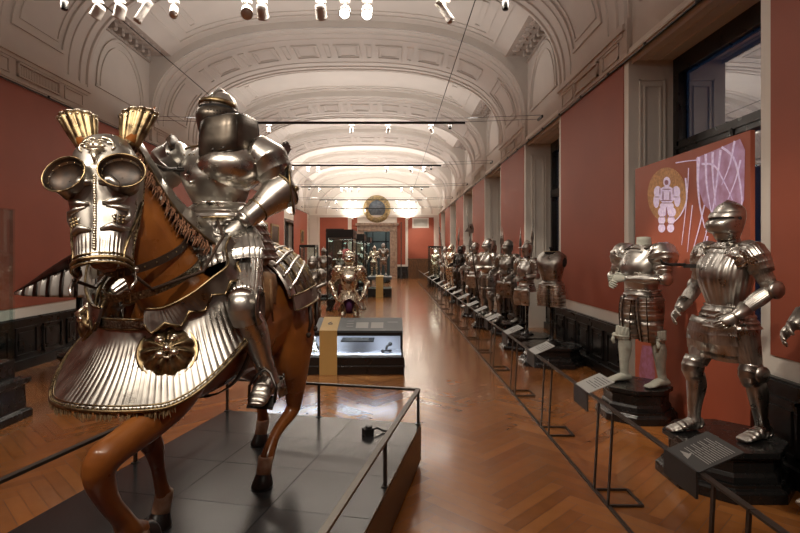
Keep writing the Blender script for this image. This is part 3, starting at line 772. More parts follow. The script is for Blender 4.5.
# --- second: headless costume armour with pale stockings
aC = {1: ((.205, 0, 1.375), (.275, -.06, 1.13), (.06, -.26, 1.13)), -1: ((-.205, 0, 1.375), (-.275, -.06, 1.13), (-.09, -.27, 1.09))}
A2 = make_armour('half_armour', 'headless half armour with brown striped tassets on a pale dummy with stockings and clasped hands', mt='steel', trimm='bronze', helmet=None, legs='dummy', skirt='long', arms=aC, neck='dummy', handm='cloth', stance=.5, pauld=1.25, puff=.018, loc=(2.68, 5.72, PH+.004), rz=face(-70), s=.985); A2.scale = (1.20, 1.16, 1.0)
plinth((2.60, 5.72, 0), 'black octagonal plinth under the headless armour with pale stockings', w_=.385)
# --- partly cut off at the right edge
aR = {1: ((.205, 0, 1.385), (.31, .04, 1.14), (.30, -.12, .98)), -1: ((-.205, 0, 1.385), (-.31, .0, 1.15), (-.31, -.19, .99))}
make_armour('suit_of_armour', 'plate armour cut off by the right edge with a steel gauntlet reaching into view', mt='steeldark', helmet='closed', arms=aR, stance=.6, loc=(2.565, 2.82, PH), rz=face(-82))
plinth((2.62, 2.80, 0), 'black octagonal plinth at the bottom right corner of the view', w_=.40)
# --- cuirass with open black neck on a post
aB = {1: ((.205, 0, 1.385), (.28, .05, 1.14), (.22, -.10, 1.0)), -1: ((-.205, 0, 1.385), (-.28, .05, 1.14), (-.22, -.10, 1.0))}
def cuirass(loc, rz, label):
    g = empty('cuirass', loc, rz, label, 'cuirass')
    b = MB(); zs = [(.98, .150, .125, .115, 0), (1.02, .145, .135, .11, 0), (1.10, .165, .175, .12, 0), (1.20, .195, .205, .13, 0), (1.30, .225, .195, .135, 0), (1.38, .225, .15, .13, .01), (1.44, .17, .10, .11, .01), (1.455, .13, .09, .10, .01)]
    b.rings(torso_rings(zs, flute=0)); b.build('breastplate', 'steeldark', g)
    b = MB(); b.tube([V((.125*math.sin(a), -.085*math.cos(a), 1.452)) for a in [2*PI*i/24 for i in range(25)]], .012, 6); b.build('neck_roll', 'gilt', g)
    b = MB(); b.lathe((0, 0, 1.42), [(.122, 0), (.120, .035), (.01, .036)], 24); b.lathe((0, .0, 1.45), [(.03, 0), (.03, .05), (.045, .055), (.04, .075), (.01, .08)], 14)
    for sx in (-1, 1): b.ball((sx*.208, -.01, 1.30), (.03, .075, .085), 14, 10)
    b.build('black_core', 'blackcloth', g)
    b = MB(); b.rings(lames_z(1.0, .93, 2, .15, .18, .13, .155, .115, .14)); b.build('fauld', 'steeldark', g)
    for sx in (-1, 1):
        b = MB(); limb(b, [(sx*.09, -.01, .95, .135, .105), (sx*.105, -.02, .80, .15, .115), (sx*.11, -.02, .60, .13, .11)], k=32, hint=(0, -1, 0), lames=9, amp=.04, caps=True); b.slot(1)
        for i in range(9):
            for q in (-.7, .0, .7): b.ball((sx*.105+.12*math.sin(q), -.02-.155*math.cos(q), .91-.034*i), .0065, 6, 4)
        b.build('tasset', ['steel', 'gilt'], g)
    b = MB(); b.lathe((0, 0, 0), [(.14, 0), (.14, .015), (.05, .06), (.03, .10), (.03, .56), (.10, .60), (.10, .95)], 20); b.build('support_post', 'plinth', g)
    return g
cuirass((2.50, 8.40, .30), face(-40), 'steel cuirass with long tassets and an empty black neck on a black post')
plinth((2.50, 8.40, 0), 'black round plinth under the steel cuirass with empty neck', w_=.50, h=.30)
# --- helmeted half armour behind it
aF = {1: ((.205, 0, 1.385), (.29, -.05, 1.15), (.16, -.30, 1.10)), -1: ((-.205, 0, 1.385), (-.30, -.06, 1.15), (-.22, -.33, 1.07))}
make_armour('half_armour', 'half armour with helmet and bent forearms on a black post just behind the steel cuirass', mt='steel', helmet='burgonet', legs='post', arms=aF, tass=(.90, .58), loc=(2.45, 9.75, .24), rz=face(-60), s=.94)
plinth((2.45, 9.75, 0), 'black round plinth under the helmeted half armour behind the cuirass', w_=.48, h=.24)
# --- the receding row, each with its own stance and weapon
def polearm(loc, h, lean, kind, label):
    g = empty('polearm', loc, 0, label, 'polearm', None); g.rotation_euler = (lean[0], lean[1], 0)
    b = MB(); b.tube([V((0, 0, 0)), V((0, 0, h*.8))], .015, 8); b.build('shaft', 'darkleather', g)
    b = MB()
    if kind == 'halberd':
        b.lathe((0, 0, h*.78), [(.02, 0), (.018, .1), (.012, .16), (.002, h*.22)], 8)
        b.rings([[V((.02, y, h*.80)), V((.02, y, h*.80+.20)), V((.09, y*.3, h*.80+.20)), V((.11, y*.2, h*.80+.10)), V((.085, y*.3, h*.80+.0))] for y in (-.008, .008)], smooth=False)
        b.rings([[V((-.02, y, h*.80+.04)), V((-.02, y, h*.80+.14)), V((-.10, y*.2, h*.80+.05))] for y in (-.008, .008)], smooth=False)
    else:
        b.lathe((0, 0, h*.78), [(.018, 0), (.016, .06), (.035, .12), (.02, .26), (.002, h*.22)], 8)
    b.build('blade', 'steeldark', g); return g
def sword(loc, lean, L, label):
    g = empty('sword', loc, 0, label, 'sword'); g.rotation_euler = (lean[0], lean[1], 0)
    b = MB(); b.rings([[V((w_, 0, z)), V((0, .006, z)), V((-w_, 0, z)), V((0, -.006, z))] for w_, z in ((.004, 0), (.03, .1), (.038, L*.75))], smooth=False); b.build('blade', 'steelbright', g)
    b = MB(); b.bar((-.16, 0, L*.76), (.16, 0, L*.76), .022); b.tube([V((0, 0, L*.76)), V((0, 0, L*.97))], .016, 8); b.ball((0, 0, L), .032, 10, 6); b.build('hilt', 'darkleather', g); return g
row = [  # Y, x, plinth h, rz, helmet, legs, arms, metal, skirt, label
 (11.35, 2.45, .26, -48, 'closed', 'plate', aF, 'steeldark', 'fauld', 'dark plate armour with closed helmet behind the helmeted half armour, right of the halberds'),
 (12.35, 2.20, .26, -62, 'closed', 'plate', aC, 'steel', 'long', 'bright plate armour with striped skirt plates stepping forward beside the leaning halberd'),
 (13.35, 2.50, .26, -50, 'burgonet', 'plate', aL, 'steeldark', 'fauld', 'plate armour with crested open helmet behind the pair of halberds'),
 (14.40, 2.22, .26, -60, 'closed', 'plate', aF, 'steel', 'fauld', 'steel armour with both forearms raised, last of the halberd cluster'),
 (16.9, 2.50, .26, -55, 'burgonet', 'plate', aB, 'steeldark', 'fauld', 'dark armour with crested helmet holding the upright two-handed sword'),
 (18.2, 2.30, .26, -55, 'kettle', 'plate', aF, 'steelblack', 'fauld', 'blackened armour with brimmed helmet between the tall pikes'),
 (19.5, 2.55, .26, -50, 'closed', 'plate', aL, 'steeldark', 'bell', 'dark armour with bell-shaped steel skirt beyond the tall pikes'),
 (21.4, 2.35, .26, -58, 'closed', 'plate', aB, 'giltpale', 'fauld', 'pale gilded armour near the far glass case on the right'),
 (22.8, 2.50, .26, -50, 'burgonet', 'plate', aC, 'giltpale', 'fauld', 'gilded armour with crested helmet just before the far glass case on the right'),
 (24.3, 2.40, .26, -60, 'closed', 'plate', aF, 'steel', 'fauld', 'steel armour in the row right beside the far glass case'),
]
for i, (Y_, x_, h_, rz_, hm, lg, ar, mt_, sk, lb) in enumerate(row):
    make_armour('suit_of_armour', lb, mt=mt_, helmet=hm, legs=lg, skirt=sk, arms=ar, stance=(.8, 0, .5)[i % 3], loc=(x_, Y_, h_), rz=face(rz_), s=(.97, 1.0, .95)[i % 3])
    plinth((x_+.02, Y_, 0), 'black plinth under the '+' '.join(lb.split(',')[0].split()[:11]), w_=.40, h=h_)
polearm((2.02, 11.9, 0), 2.75, (.12, -.16), 'halberd', 'halberd leaning to the left above the bright striped armour')
polearm((2.75, 11.0, 0), 2.45, (0, .06), 'pike', 'upright spear right of the dark closed-helmet armour')
polearm((1.95, 12.7, 0), 2.35, (0, .20), 'halberd', 'halberd leaning to the right across the cluster of armours')
polearm((2.80, 11.9, 0), 2.30, (0, .02), 'pike', 'second upright spear, close behind the first, by the window pier')
polearm((1.85, 17.5, 0), 2.9, (0, -.13), 'pike', 'tall pike leaning left at the far cluster of dark armours')
polearm((1.98, 17.0, 0), 2.6, (0, .05), 'pike', 'straight pike at the far cluster of dark armours')
sword((2.15, 16.3, .0), (0, -.05), 1.75, 'large two-handed sword upright in front of the dark crested armour')

for i, (x, Y_, h_, ly, lb) in enumerate(((2.72, 12.9, 2.35, -.03, 'third upright spear, beside the window pier behind the crested armour'), (2.78, 13.9, 2.4, .02, 'fourth upright spear at the back of the halberd cluster'), (2.2, 15.7, 2.3, .03, 'thin spear standing alone between the two clusters of armours'))):
    polearm((x, Y_, 0), h_, (0, ly), 'pike', lb)
# ============================================================ HORSE AND RIDER
HO = V((-.95, 3.15, .33)); HYAW = math.radians(-102.3)
horse = empty('armoured_horse', HO, HYAW, 'life-size brown horse figure in embossed steel horse armour, walking on the dark platform', 'horse figure')
def remesh(objs, name, m, parent, vox=.012, smooth=3):
    """join closed lofts into one continuous skin"""
    b = MB()
    for q in objs:
        k = len(b.v); b.v += q.v; b.f += [[i+k for i in f] for f in q.f]; b.sm += [True]*len(q.f); b.mi += [0]*len(q.f)
    o = b.build(name, m, None)
    md = o.modifiers.new('r', 'REMESH'); md.mode = 'VOXEL'; md.voxel_size = vox; md.use_smooth_shade = True
    if smooth: s_ = o.modifiers.new('s', 'SMOOTH'); s_.iterations = smooth; s_.factor = .5
    dg = bpy.context.evaluated_depsgraph_get(); me = bpy.data.meshes.new_from_object(o.evaluated_get(dg))
    o.modifiers.clear(); old = o.data; o.data = me; bpy.data.meshes.remove(old)
    me.polygons.foreach_set('use_smooth', [True]*len(me.polygons))
    if parent: o.parent = parent
    return o
def hl(st, **kw):
    b = MB(); kw.setdefault('k', 24); kw.setdefault('m', 24); limb(b, st, **kw); return b
trunk = hl([(-.70, 0, 1.12, .10, .09), (-.62, 0, 1.11, .24, .22), (-.45, 0, 1.09, .33, .29), (-.18, 0, 1.04, .33, .29), (.10, 0, 1.01, .32, .30), (.35, 0, 1.02, .35, .27), (.52, 0, 1.03, .35, .23), (.64, 0, 1.04, .27, .19), (.72, 0, 1.05, .12, .10)], hint=(0, 0, 1))
neck = hl([(.38, 0, 1.14, .22, .17), (.56, -.01, 1.27, .21, .15), (.70, -.045, 1.47, .18, .115), (.77, -.09, 1.66, .155, .095), (.83, -.12, 1.82, .13, .085), (.87, -.13, 1.90, .09, .07)], hint=(1, 0, 0))
HP, HM = V((.875, -.105, 1.872)), V((1.055, .030, 1.345))
skull = hl([(*HP.lerp(HM, -.05), .07, .08), (*HP.lerp(HM, .12), .115, .10), (*HP.lerp(HM, .38), .11, .092), (*HP.lerp(HM, .62), .085, .072), (*HP.lerp(HM, .85), .072, .065), (*HP.lerp(HM, .93), .056, .056), (*HP.lerp(HM, .98), .036, .04)], hint=(1, 0, .3))
jaw = hl([(.83, -.07, 1.62, .09, .07), (.90, -.04, 1.50, .065, .055), (.97, -.02, 1.40, .045, .045), (.99, -.01, 1.34, .03, .035)], hint=(1, 0, 0))
def leg_front(pts): return hl(pts, hint=(1, 0, 0), m=30)
rf = leg_front([(.46, -.14, 1.08, .16, .09), (.56, -.17, .90, .14, .09), (.60, -.17, .74, .10, .075), (.56, -.17, .60, .072, .058), (.51, -.17, .47, .060, .056), (.48, -.17, .42, .055, .050), (.45, -.17, .32, .038, .034), (.42, -.17, .20, .038, .034), (.395, -.17, .135, .050, .044), (.41, -.17, .095, .040, .038), (.42, -.17, .07, .040, .040)])
lf = leg_front([(.46, .12, 1.06, .15, .09), (.58, .13, .91, .13, .09), (.76, .14, .78, .105, .085), (.92, .12, .70, .078, .066), (1.04, .10, .66, .066, .060), (1.12, .08, .625, .068, .062), (1.125, .07, .56, .060, .055), (1.07, .065, .44, .043, .040), (.99, .06, .335, .042, .038), (.945, .055, .265, .052, .046), (.885, .05, .235, .042, .040), (.85, .05, .22, .042, .040)])
def hind(y, hx, kx, hockx, fx, hy=None):
    hy = y if hy is None else hy
    return leg_front([(-.42, y*.7, 1.14, .25, .14), (hx, y*.95, .92, .23, .13), (kx, y, .74, .17, .11), (lerp(kx, hockx, .6), y, .58, .11, .075), (hockx, lerp(y, hy, .15), .45, .072, .056), (hockx+.01, lerp(y, hy, .3), .37, .052, .046), (lerp(hockx, fx, .55), lerp(y, hy, .8), .27, .038, .034), (fx-.03, hy, .14, .050, .044), (fx, hy, .09, .040, .038), (fx+.01, hy, .07, .041, .040)])
lh = hind(.22, -.40, -.38, -.44, -.145, .135)
rh = hind(-.20, -.46, -.52, -.80, -.80, -.205)
hb = remesh([trunk, neck, skull, jaw, rf, lf, lh, rh], 'body', 'horse', horse)
def hoof(c, fwd=(1, 0, 0), up=(0, 0, 1)):
    c, f, u = V(c), V(fwd).normalized(), V(up).normalized(); s_ = u.cross(f)
    b = MB(); rs = []
    for z, r, o in ((0, .066, .022), (.012, .067, .020), (.05, .053, .008), (.072, .047, .0), (.082, .035, 0)):
        rs.append([c+u*z+f*(o+r*1.1*math.cos(a))+s_*(r*.95*math.sin(a)) for a in [2*PI*j/20 for j in range(20)]])
    b.rings(rs); b.build('hoof', 'hoof', horse)
    b = MB(); rs = []
    for z, r, o in ((.066, .049, .0), (.09, .047, -.006), (.12, .047, -.018), (.15, .048, -.028), (.165, .046, -.03)):
        rs.append([c+u*z+f*(o+r*math.cos(a))+s_*(r*.94*math.sin(a)) for a in [2*PI*j/20 for j in range(20)]])
    b.rings(rs); b.build('sock', 'sock', horse)
hoof((.425, -.17, 0)); hoof((-.135, .135, 0)); hoof((-.79, -.205, 0)); hoof((.80, .045, .185), (.2, 0, -1), (.95, .05, .25))
# tail
b = MB()
for i in range(16):
    q = 2*PI*i/16; rr_ = .03+.02*(i % 3)
    b.tube([V((-.69, rr_*.5*math.cos(q), 1.20+.3*rr_*math.sin(q))), V((-.80, rr_*math.cos(q), 1.10+rr_*math.sin(q))), V((-.86+.4*rr_*math.sin(q), rr_*1.3*math.cos(q), .85)), V((-.85+rr_*math.sin(q), rr_*1.3*math.cos(q), .60)), V((-.82+.5*rr_*math.sin(q), rr_*.5*math.cos(q), .42))], [.02, .028, .028, .02, .006], 6)
b.build('tail', 'darkleather', horse)
# ---- shaffron (head armour)
Dv = (HM-HP).normalized(); Sv = V((-.36, .93, 0)); Sv = (Sv-Dv*Sv.dot(Dv)).normalized(); Nv = Sv.cross(Dv)*-1
if Nv.x < 0: Nv = -Nv
HL = (HM-HP).length
wid = [(0, .050, .06), (.03, .092, .10), (.10, .124, .128), (.19, .138, .135), (.28, .134, .122), (.36, .122, .108), (.46, .108, .100), (.55, .098, .096), (.62, .098, .100)]
TE = .61
def hw(t):
    for (a, p, q), (b_, r, s_) in zip(wid, wid[1:]):
        if t <= b_: f = (t-a)/(b_-a); f = f*f*(3-2*f)*.4+f*.6; return lerp(p, r, f), lerp(q, s_, f)
    return wid[-1][1:]
def HS(t, th, e=0):
    """point on the shaffron: t metres below the poll, th angle from the front"""
    w_, d_ = hw(min(max(t, 0), .61)); c, s_ = math.cos(th), math.sin(th)
    p = HP + Dv*(t-.03) + Sv*((w_+e)*math.copysign(abs(s_)**.85, s_)) + Nv*((d_+e)*math.copysign(abs(c)**.85, c)-.0)
    return p
T = lambda a: math.radians(a)
b = MB(); rs = []
for i in range(61):
    t = -.0+.61*i/60; r = []; lim = 118 if t < .30 else 118-22*min(1, (t-.30)/.2)
    for j in range(91):
        th = T(-lim+2*lim*j/90); e = 0
        if t > .48: e += .0035*abs(math.sin(th*20))*min(1, (t-.48)/.03)
        e += .004*math.exp(-((abs(th)-.50)/.24)**2-((t-.335)/.05)**2)
        e += .004*math.exp(-((abs(th)-.60)/.25)**2-((t-.415)/.04)**2)
        e += .006*math.exp(-(th/.10)**2)*(t > .2)
        if t < .03: e -= .0
        r.append(HS(t, th, e))
    rs.append(r)
b.rings(rs, closed=False)
top = len(b.v); b.v.append(HP+Dv*(-.045)+Nv*.01)
for j in range(90): b.face([j, j+1, top], True)
shf = b.build('head_armour', 'steelbard', horse, thick=.004)
# bands and rope edges
b = MB()
b.tube([HS(.588, T(a), .008) for a in range(-96, 97, 4)], .009, 8); b.tube([HS(.610, T(a), .010) for a in range(-96, 97, 4)], .006, 8); b.tube([HS(.568, T(a), .006) for a in range(-96, 97, 4)], .005, 6)
for sd in (-1, 1):
    b.tube([HS(t, T(sd*(118-22*min(1, max(0, t-.30)/.2))), .003) for t in [.06+.55*i/20 for i in range(21)]], .006, 6)
    b.tube([HS(lerp(.30, .605, i/14), T(sd*lerp(96, 58, math.sin(i/14*PI/2)**2)), .007) for i in range(15)], .005, 6)
keep_ = b
b = MB()
for i in range(30):
    t = .25+.30*i/29; b.ball(HS(t, 0, .012), (.008, .008, .0075), 8, 5)
b.build('rope_ridge', 'giltpale', shf)
b = keep_
for i in range(26):
    for sd in (-1, 1): b.ball(HS(.08+.52*i/25, T(sd*(113-20*min(1, max(0, .08+.52*i/25-.30)/.2))), .006), .004, 6, 4)
for sd in (-1, 1):
    for k_ in range(3):
        for i in range(3): b.ball(HS(.415+.012*k_, T(sd*(30+8*i)), .016-.002*k_), .006, 7, 5)
b.build('gilt_edge', 'gilt', shf)
# embossed relief: mask on the forehead, scrolls on the nose
b = MB()
c0 = HS(.10, 0, .0)
def onface(u, v_, e): return HS(.115+v_, u/.12, e)
b.ball(onface(0, 0, .004), (.034, .034, .030), 14, 8)
for sd in (-1, 1):
    b.ball(onface(sd*.014, -.008, .028), (.008, .008, .005), 8, 5); b.ball(onface(sd*.020, .008, .024), (.010, .010, .008), 8, 5)
    b.tube([onface(sd*.006, -.018, .030), onface(sd*.016, -.022, .029), onface(sd*.027, -.014, .024)], .0035, 6)
    b.tube([onface(sd*.03, -.02, .012), onface(sd*.05, -.024, .008), onface(sd*.056, -.004, .006), onface(sd*.046, .012, .008)], [.004, .007, .007, .004], 6)
    b.tube([onface(sd*.002, -.05, .006), onface(sd*.02, -.058, .008), onface(sd*.045, -.045, .006), onface(sd*.05, -.028, .006)], [.003, .006, .006, .003], 6)
b.tube([onface(0, -.008, .032), onface(0, .004, .040), onface(0, .008, .036)], [.004, .006, .004], 6)
b.tube([onface(-.016, .02, .024), onface(0, .026, .028), onface(.016, .02, .024)], .003, 6)
b.tube([onface(0, .03, .016), onface(0, .06, .010), onface(0, .085, .004)], [.016, .009, .003], 8)
b.build('face_mask', 'giltpale', shf)
b = MB()
for sd in (-1, 1):
    b.tube([HS(.272, T(sd*3), .006), HS(.265, T(sd*18), .004), HS(.285, T(sd*30), .002), HS(.305, T(sd*34), .0)], [.012, .024, .020, .008], 8)
    b.tube([HS(.36, T(sd*8), .002), HS(.355, T(sd*24), .006), HS(.335, T(sd*40), .005), HS(.320, T(sd*52), .002)], [.009, .018, .016, .006], 8)
    b.tube([HS(.37, T(sd*14), .003), HS(.375, T(sd*34), .006), HS(.375, T(sd*54), .006), HS(.40, T(sd*64), .005), HS(.425, T(sd*54), .005), HS(.43, T(sd*34), .005), HS(.41, T(sd*26), .005)], [.006, .013, .014, .012, .012, .011, .006], 8)
    b.tube([HS(.47, T(sd*6), .003), HS(.455, T(sd*26), .007), HS(.465, T(sd*46), .005), HS(.45, T(sd*66), .002)], [.008, .017, .013, .006], 8)
b.build('nose_scrolls', 'steelbard', shf)
# flared eye guards and ear guards
for sd in (-1, 1):
    ce = HS(.262, T(sd*44), -.012); ax = (Nv*.93+Sv*sd*.22-Dv*.02).normalized(); u_ = (Dv-ax*Dv.dot(ax)).normalized(); v_ = ax.cross(u_)
    def ringe(r, z, ru=1.0): return [ce+ax*z+u_*(r*ru*math.cos(a)-.018*z/.07)+v_*(r*1.12*math.sin(a)) for a in [2*PI*j/28 for j in range(28)]]
    b = MB(); b.rings([ringe(.056, -.01), ringe(.058, .02), ringe(.064, .045), ringe(.076, .070), ringe(.078, .073)], caps=False); eg = b.build('eye_guard', 'steelbard', shf, thick=.003)
    b = MB(); b.tube([V(p) for p in ringe(.077, .071)]+[V(ringe(.077, .071)[0])], .0035, 6)
    for i in range(0, 28, 2): b.ball(ringe(.064, .055)[i], .0035, 6, 4)
    b.build('gilt_rim', 'gilt', eg)
    b = MB(); b.rings([ringe(.073, .069), ringe(.065, .050), ringe(.052, .036), ringe(.025, .031), ringe(.002, .030)], caps=False); b.build('bronze_inside', 'bronze', eg)
    # ear guard: fluted half cone opening forward
    eb = HP+Sv*(sd*.085)+Nv*.005-Dv*.0; upv = (-Dv+Sv*sd*.26+Nv*.05).normalized(); sv2 = Sv; nv2 = upv.cross(sv2)
    if nv2.dot(Nv) < 0: nv2 = -nv2
    b = MB(); rs = []
    for i in range(10):
        t = i/9; R_ = lerp(.034, .072, t**.8); r = []
        for j in range(49):
            a = T(-95+190*j/48); f = 1+.16*abs(math.sin(a*6))*t**.5
            r.append(eb+upv*(.165*t+.012*t*math.cos(a))+sv2*(R_*f*math.sin(a))+nv2*(R_*.75*f*math.cos(a))-nv2*.02)
        rs.append(r)
    b.rings(rs, closed=False); ea = b.build('ear_guard', 'gilt', shf, thick=.004)
    b = MB(); b.tube(rs[-1], .005, 6); 
    for j in range(2, 48, 5): b.ball(rs[-2][j]+nv2*.003, .0045, 6, 4)
    b.build('ear_guard_rim', 'giltpale', ea)
    b = MB(); b.tube([eb+upv*.02, eb+upv*.12+sv2*sd*.03-nv2*.02, eb+upv*.215+sv2*sd*.055-nv2*.02], [.026, .024, .004], 10); b.build('ear', 'horse', horse)
# cheek strap, bit and reins under the jaw
for sd in (-1, 1):
    b = MB()
    b.tube([HS(.56, T(sd*100), .004), HS(.60, T(sd*105), .0), HS(.63, T(sd*95), .01)], .007, 6)
    b.tube([HS(.60, T(sd*100), .012), HS(.66, T(sd*90), .02), HS(.70, T(sd*80), .01)], [.006, .008, .006], 6)
    b.ball(HS(.60, T(sd*100), .014), .013, 8, 6)
    b.build('bit', 'steelbright', horse)
b = MB(); b.tube([HS(.63, T(90), .01), V((.86, .10, 1.26)), V((.66, .22, 1.33)), V((.48, .22, 1.50)), V((.37, .12, 1.58))], .008, 6); b.tube([HS(.63, T(-90), .01), V((.84, -.20, 1.26)), V((.64, -.26, 1.36)), V((.46, -.2, 1.52)), V((.37, -.1, 1.58))], .008, 6); b.build('rein', 'darkleather', horse)
# ---- crinet (neck plates along the crest) and mane
cr = [(.80, -.135, 1.90, .12, .100), (.71, -.12, 1.74, .155, .125), (.62, -.08, 1.58, .18, .140), (.52, -.03, 1.46, .21, .16), (.38, 0, 1.36, .22, .20)]
b = MB(); limb(b, cr, k=30, hint=(1, 0, 0), lames=7, amp=.012, a0=T(92), a1=T(268)); ci = b.build('neck_armour', 'steelbard', horse, thick=.004)
b = MB()
for sd in (1, -1):
    S_ = catmull(cr, 20); P_ = [V(q[:3]) for q in S_]; fr = frames(P_, (1, 0, 0)); a = T(180+sd*87)
    b.tube([P_[i]+fr[i][0]*math.cos(a)*S_[i][3]*1.02+fr[i][1]*math.sin(a)*S_[i][4]*1.02 for i in range(20)], .007, 6)
b.build('gilt_edge', 'gilt', ci)
b = MB(); random.seed(3)
for i in range(520):
    t = random.random(); j = min(18, int(t*19)); sd = 1 if random.random() < .7 else -1; a = T(180-sd*random.uniform(84, 97))
    p = P_[j].lerp(P_[j+1], t*19-j)+fr[j][0]*math.cos(a)*S_[j][3]*.99+fr[j][1]*math.sin(a)*S_[j][4]*.99
    sg = 1 if p.y > P_[j].y else -1; L_ = random.uniform(.5, 1.25)
    q = p+V((random.uniform(.02, .05), sg*.012, -random.uniform(.035, .07)))*L_; b.tube([p, p.lerp(q, .5)+V((0, sg*.010, .004)), q], [.004, .004, .001], 4, caps=False)
b.build('mane', 'hair', horse, kind='stuff')
# neck straps with buckles
for (c, rx, ry, tilt, m_) in (((.70, -.045, 1.42), .215, .150, .42, 'darkleather'), ((.66, -.03, 1.32), .245, .175, .40, 'etch')):
    b = MB(); rs = []
    for j in range(41):
        a = T(-150+300*j/40); x, y = rx*math.cos(a), ry*math.sin(a); p = V(c)+V((x, y, -tilt*x)); n = V((math.cos(a), math.sin(a), 0)); u_ = V((tilt, 0, 1)).normalized()
        rs.append([p-u_*.018, p-u_*.018+n*.006, p+u_*.018+n*.006, p+u_*.018])
    b.rings(rs, smooth=False); st = b.build('neck_strap', m_, horse)
    b = MB()
    for a in (T(15), T(-30)):
        x, y = rx*math.cos(a), ry*math.sin(a); p = V(c)+V((x+.01, y*1.03, -tilt*x)); 
        for q in (-.014, .014): b.bar(p+V((0, q, -.022)), p+V((0, q, .022)), .005)
        for q in (-.022, .022): b.bar(p+V((0, -.014, q)), p+V((0, .014, q)), .005)
    for j in range(0, 41, 2): b.ball(rs[j][1].lerp(rs[j][2], .5)+V((.002, 0, 0)), .0045, 6, 4)
    b.build('buckle', 'gilt', st)
# ---- peytral (breast armour)
def PS(th, v, e=0.0):
    """th degrees from the front (left side positive), v 0 collar .. 1 lower edge"""
    t = T(th); ab = abs(th); g_ = min(1, max(0, (ab-30)/70)); g_ = g_*g_*(3-2*g_)
    zt = 1.118+.26*g_; zb = .775+.29*g_
    v = max(v, 0); vv = v**1.55
    a_ = lerp(.335, .60, vv); b_ = lerp(.275, .475-.04*g_, vv); x0 = lerp(.49, .42, v)
    c, s_ = math.cos(t), math.sin(t)
    return V((x0+(a_+e)*math.copysign(abs(c)**.9, c), (b_+e)*math.copysign(abs(s_)**.9, s_)-.065-.01*(1-v)+(.115*g_*(1-.75*v) if th > 0 else 0), lerp(zt, zb, v)+e*.3))
b = MB(); rs = []; NT = 460
for i in range(27):
    v = i/26; r = []
    for j in range(NT+1):
        th = -102+182*j/NT; e = 0; f = min(1, max(0, (v-.28)/.12))
        e += .0034*abs(math.sin(T(th)*56))*f*(1-.3*v)
        r.append(PS(th, v, e))
    rs.append(r)
b.rings(rs, closed=False); pey = b.build('breast_armour', 'steelbard', horse, thick=.004)
b = MB(); b.tube([PS(a, 1.0, .004) for a in range(-102, 81, 2)], .007, 8); b.tube([PS(a, .95, .006) for a in range(-102, 81, 2)], .004, 6)
b.tube([PS(80, i/12, .004) for i in range(13)], .007, 6); b.tube([PS(-102, i/12, .004) for i in range(13)], .007, 6)
for i in range(100): b.ball(PS(-101+180*i/99, .975, .007), .0045, 6, 4)
b.build('rope_edge', 'gilt', pey)
b = MB(); rs = [[PS(a, .0, .010), PS(a, .0, .018), PS(a, .11, .020), PS(a, .11, .008)] for a in range(-102, 81, 2)]; b.rings(rs, smooth=False)
cb = b.build('collar_band', 'etch', pey)
b = MB(); b.tube([PS(a, -.005, .014) for a in range(-102, 81, 2)], .007, 6); b.tube([PS(a, .12, .012) for a in range(-102, 81, 2)], .005, 6); b.build('gilt_edge', 'gilt', cb)
for th in (36, -64):
    c = PS(th, .42, .0); n = (PS(th, .42, .05)-c); du = (PS(th, .55)-PS(th, .35)); dt = (PS(th+4, .42)-PS(th-4, .42)); n = dt.cross(du).normalized()
    if n.dot(c-V((.4, 0, 1))) < 0: n = -n
    u_ = du.normalized(); u_ = (u_-n*u_.dot(n)).normalized(); s2 = n.cross(u_)
    R_ = .130
    def bp(r, a, h): return c+n*h+u_*(r*math.cos(a))+s2*(r*math.sin(a))
    b = MB(); rs = []
    for r, h in ((R_, -.02), (R_, .006), (R_*.93, .012), (R_*.86, .006), (R_*.80, .018), (R_*.6, .040), (R_*.4, .050), (R_*.15, .056), (.004, .057)):
        rs.append([bp(r*(1+(.05 if R_*.3 < r < R_*.85 else 0)*math.sin(a*11)), a, h+(.006 if R_*.3 < r < R_*.85 else 0)*math.sin(a*11)) for a in [2*PI*j/66 for j in range(66)]])
    b.rings(rs); bo = b.build('lion_boss', 'gilt', pey)
    b = MB()
    for sg in (-1, 1):
        b.ball(bp(.045, T(180+sg*32), .052), (.018, .018, .014), 10, 6); b.ball(bp(.035, T(sg*50), .050), (.024, .024, .018), 10, 6)
        b.tube([bp(.055, T(180+sg*12), .05), bp(.066, T(180+sg*35), .05), bp(.060, T(180+sg*60), .042)], [.006, .009, .004], 6)
    b.tube([bp(.035, T(180), .058), bp(.0, 0, .070), bp(.022, 0, .074)], [.009, .013, .017], 8)
    b.tube([bp(.042, T(-25), .058), bp(.046, 0, .060), bp(.042, T(25), .058)], .006, 6)
    b.build('lion_face', 'giltpale', bo)
b = MB(); random.seed(5)
for i in range(420):
    th = random.uniform(-75, 38); p = PS(th, 1.0, -.002); d_ = V((random.uniform(-.3, .3), random.uniform(-.3, .3), -1))*random.uniform(.018, .045)
    b.tube([p+V((0, 0, .006)), p+d_*.5, p+d_], [.0035, .003, .001], 4, caps=False)
b.build('straw_fringe', 'fringe', pey, kind='stuff')
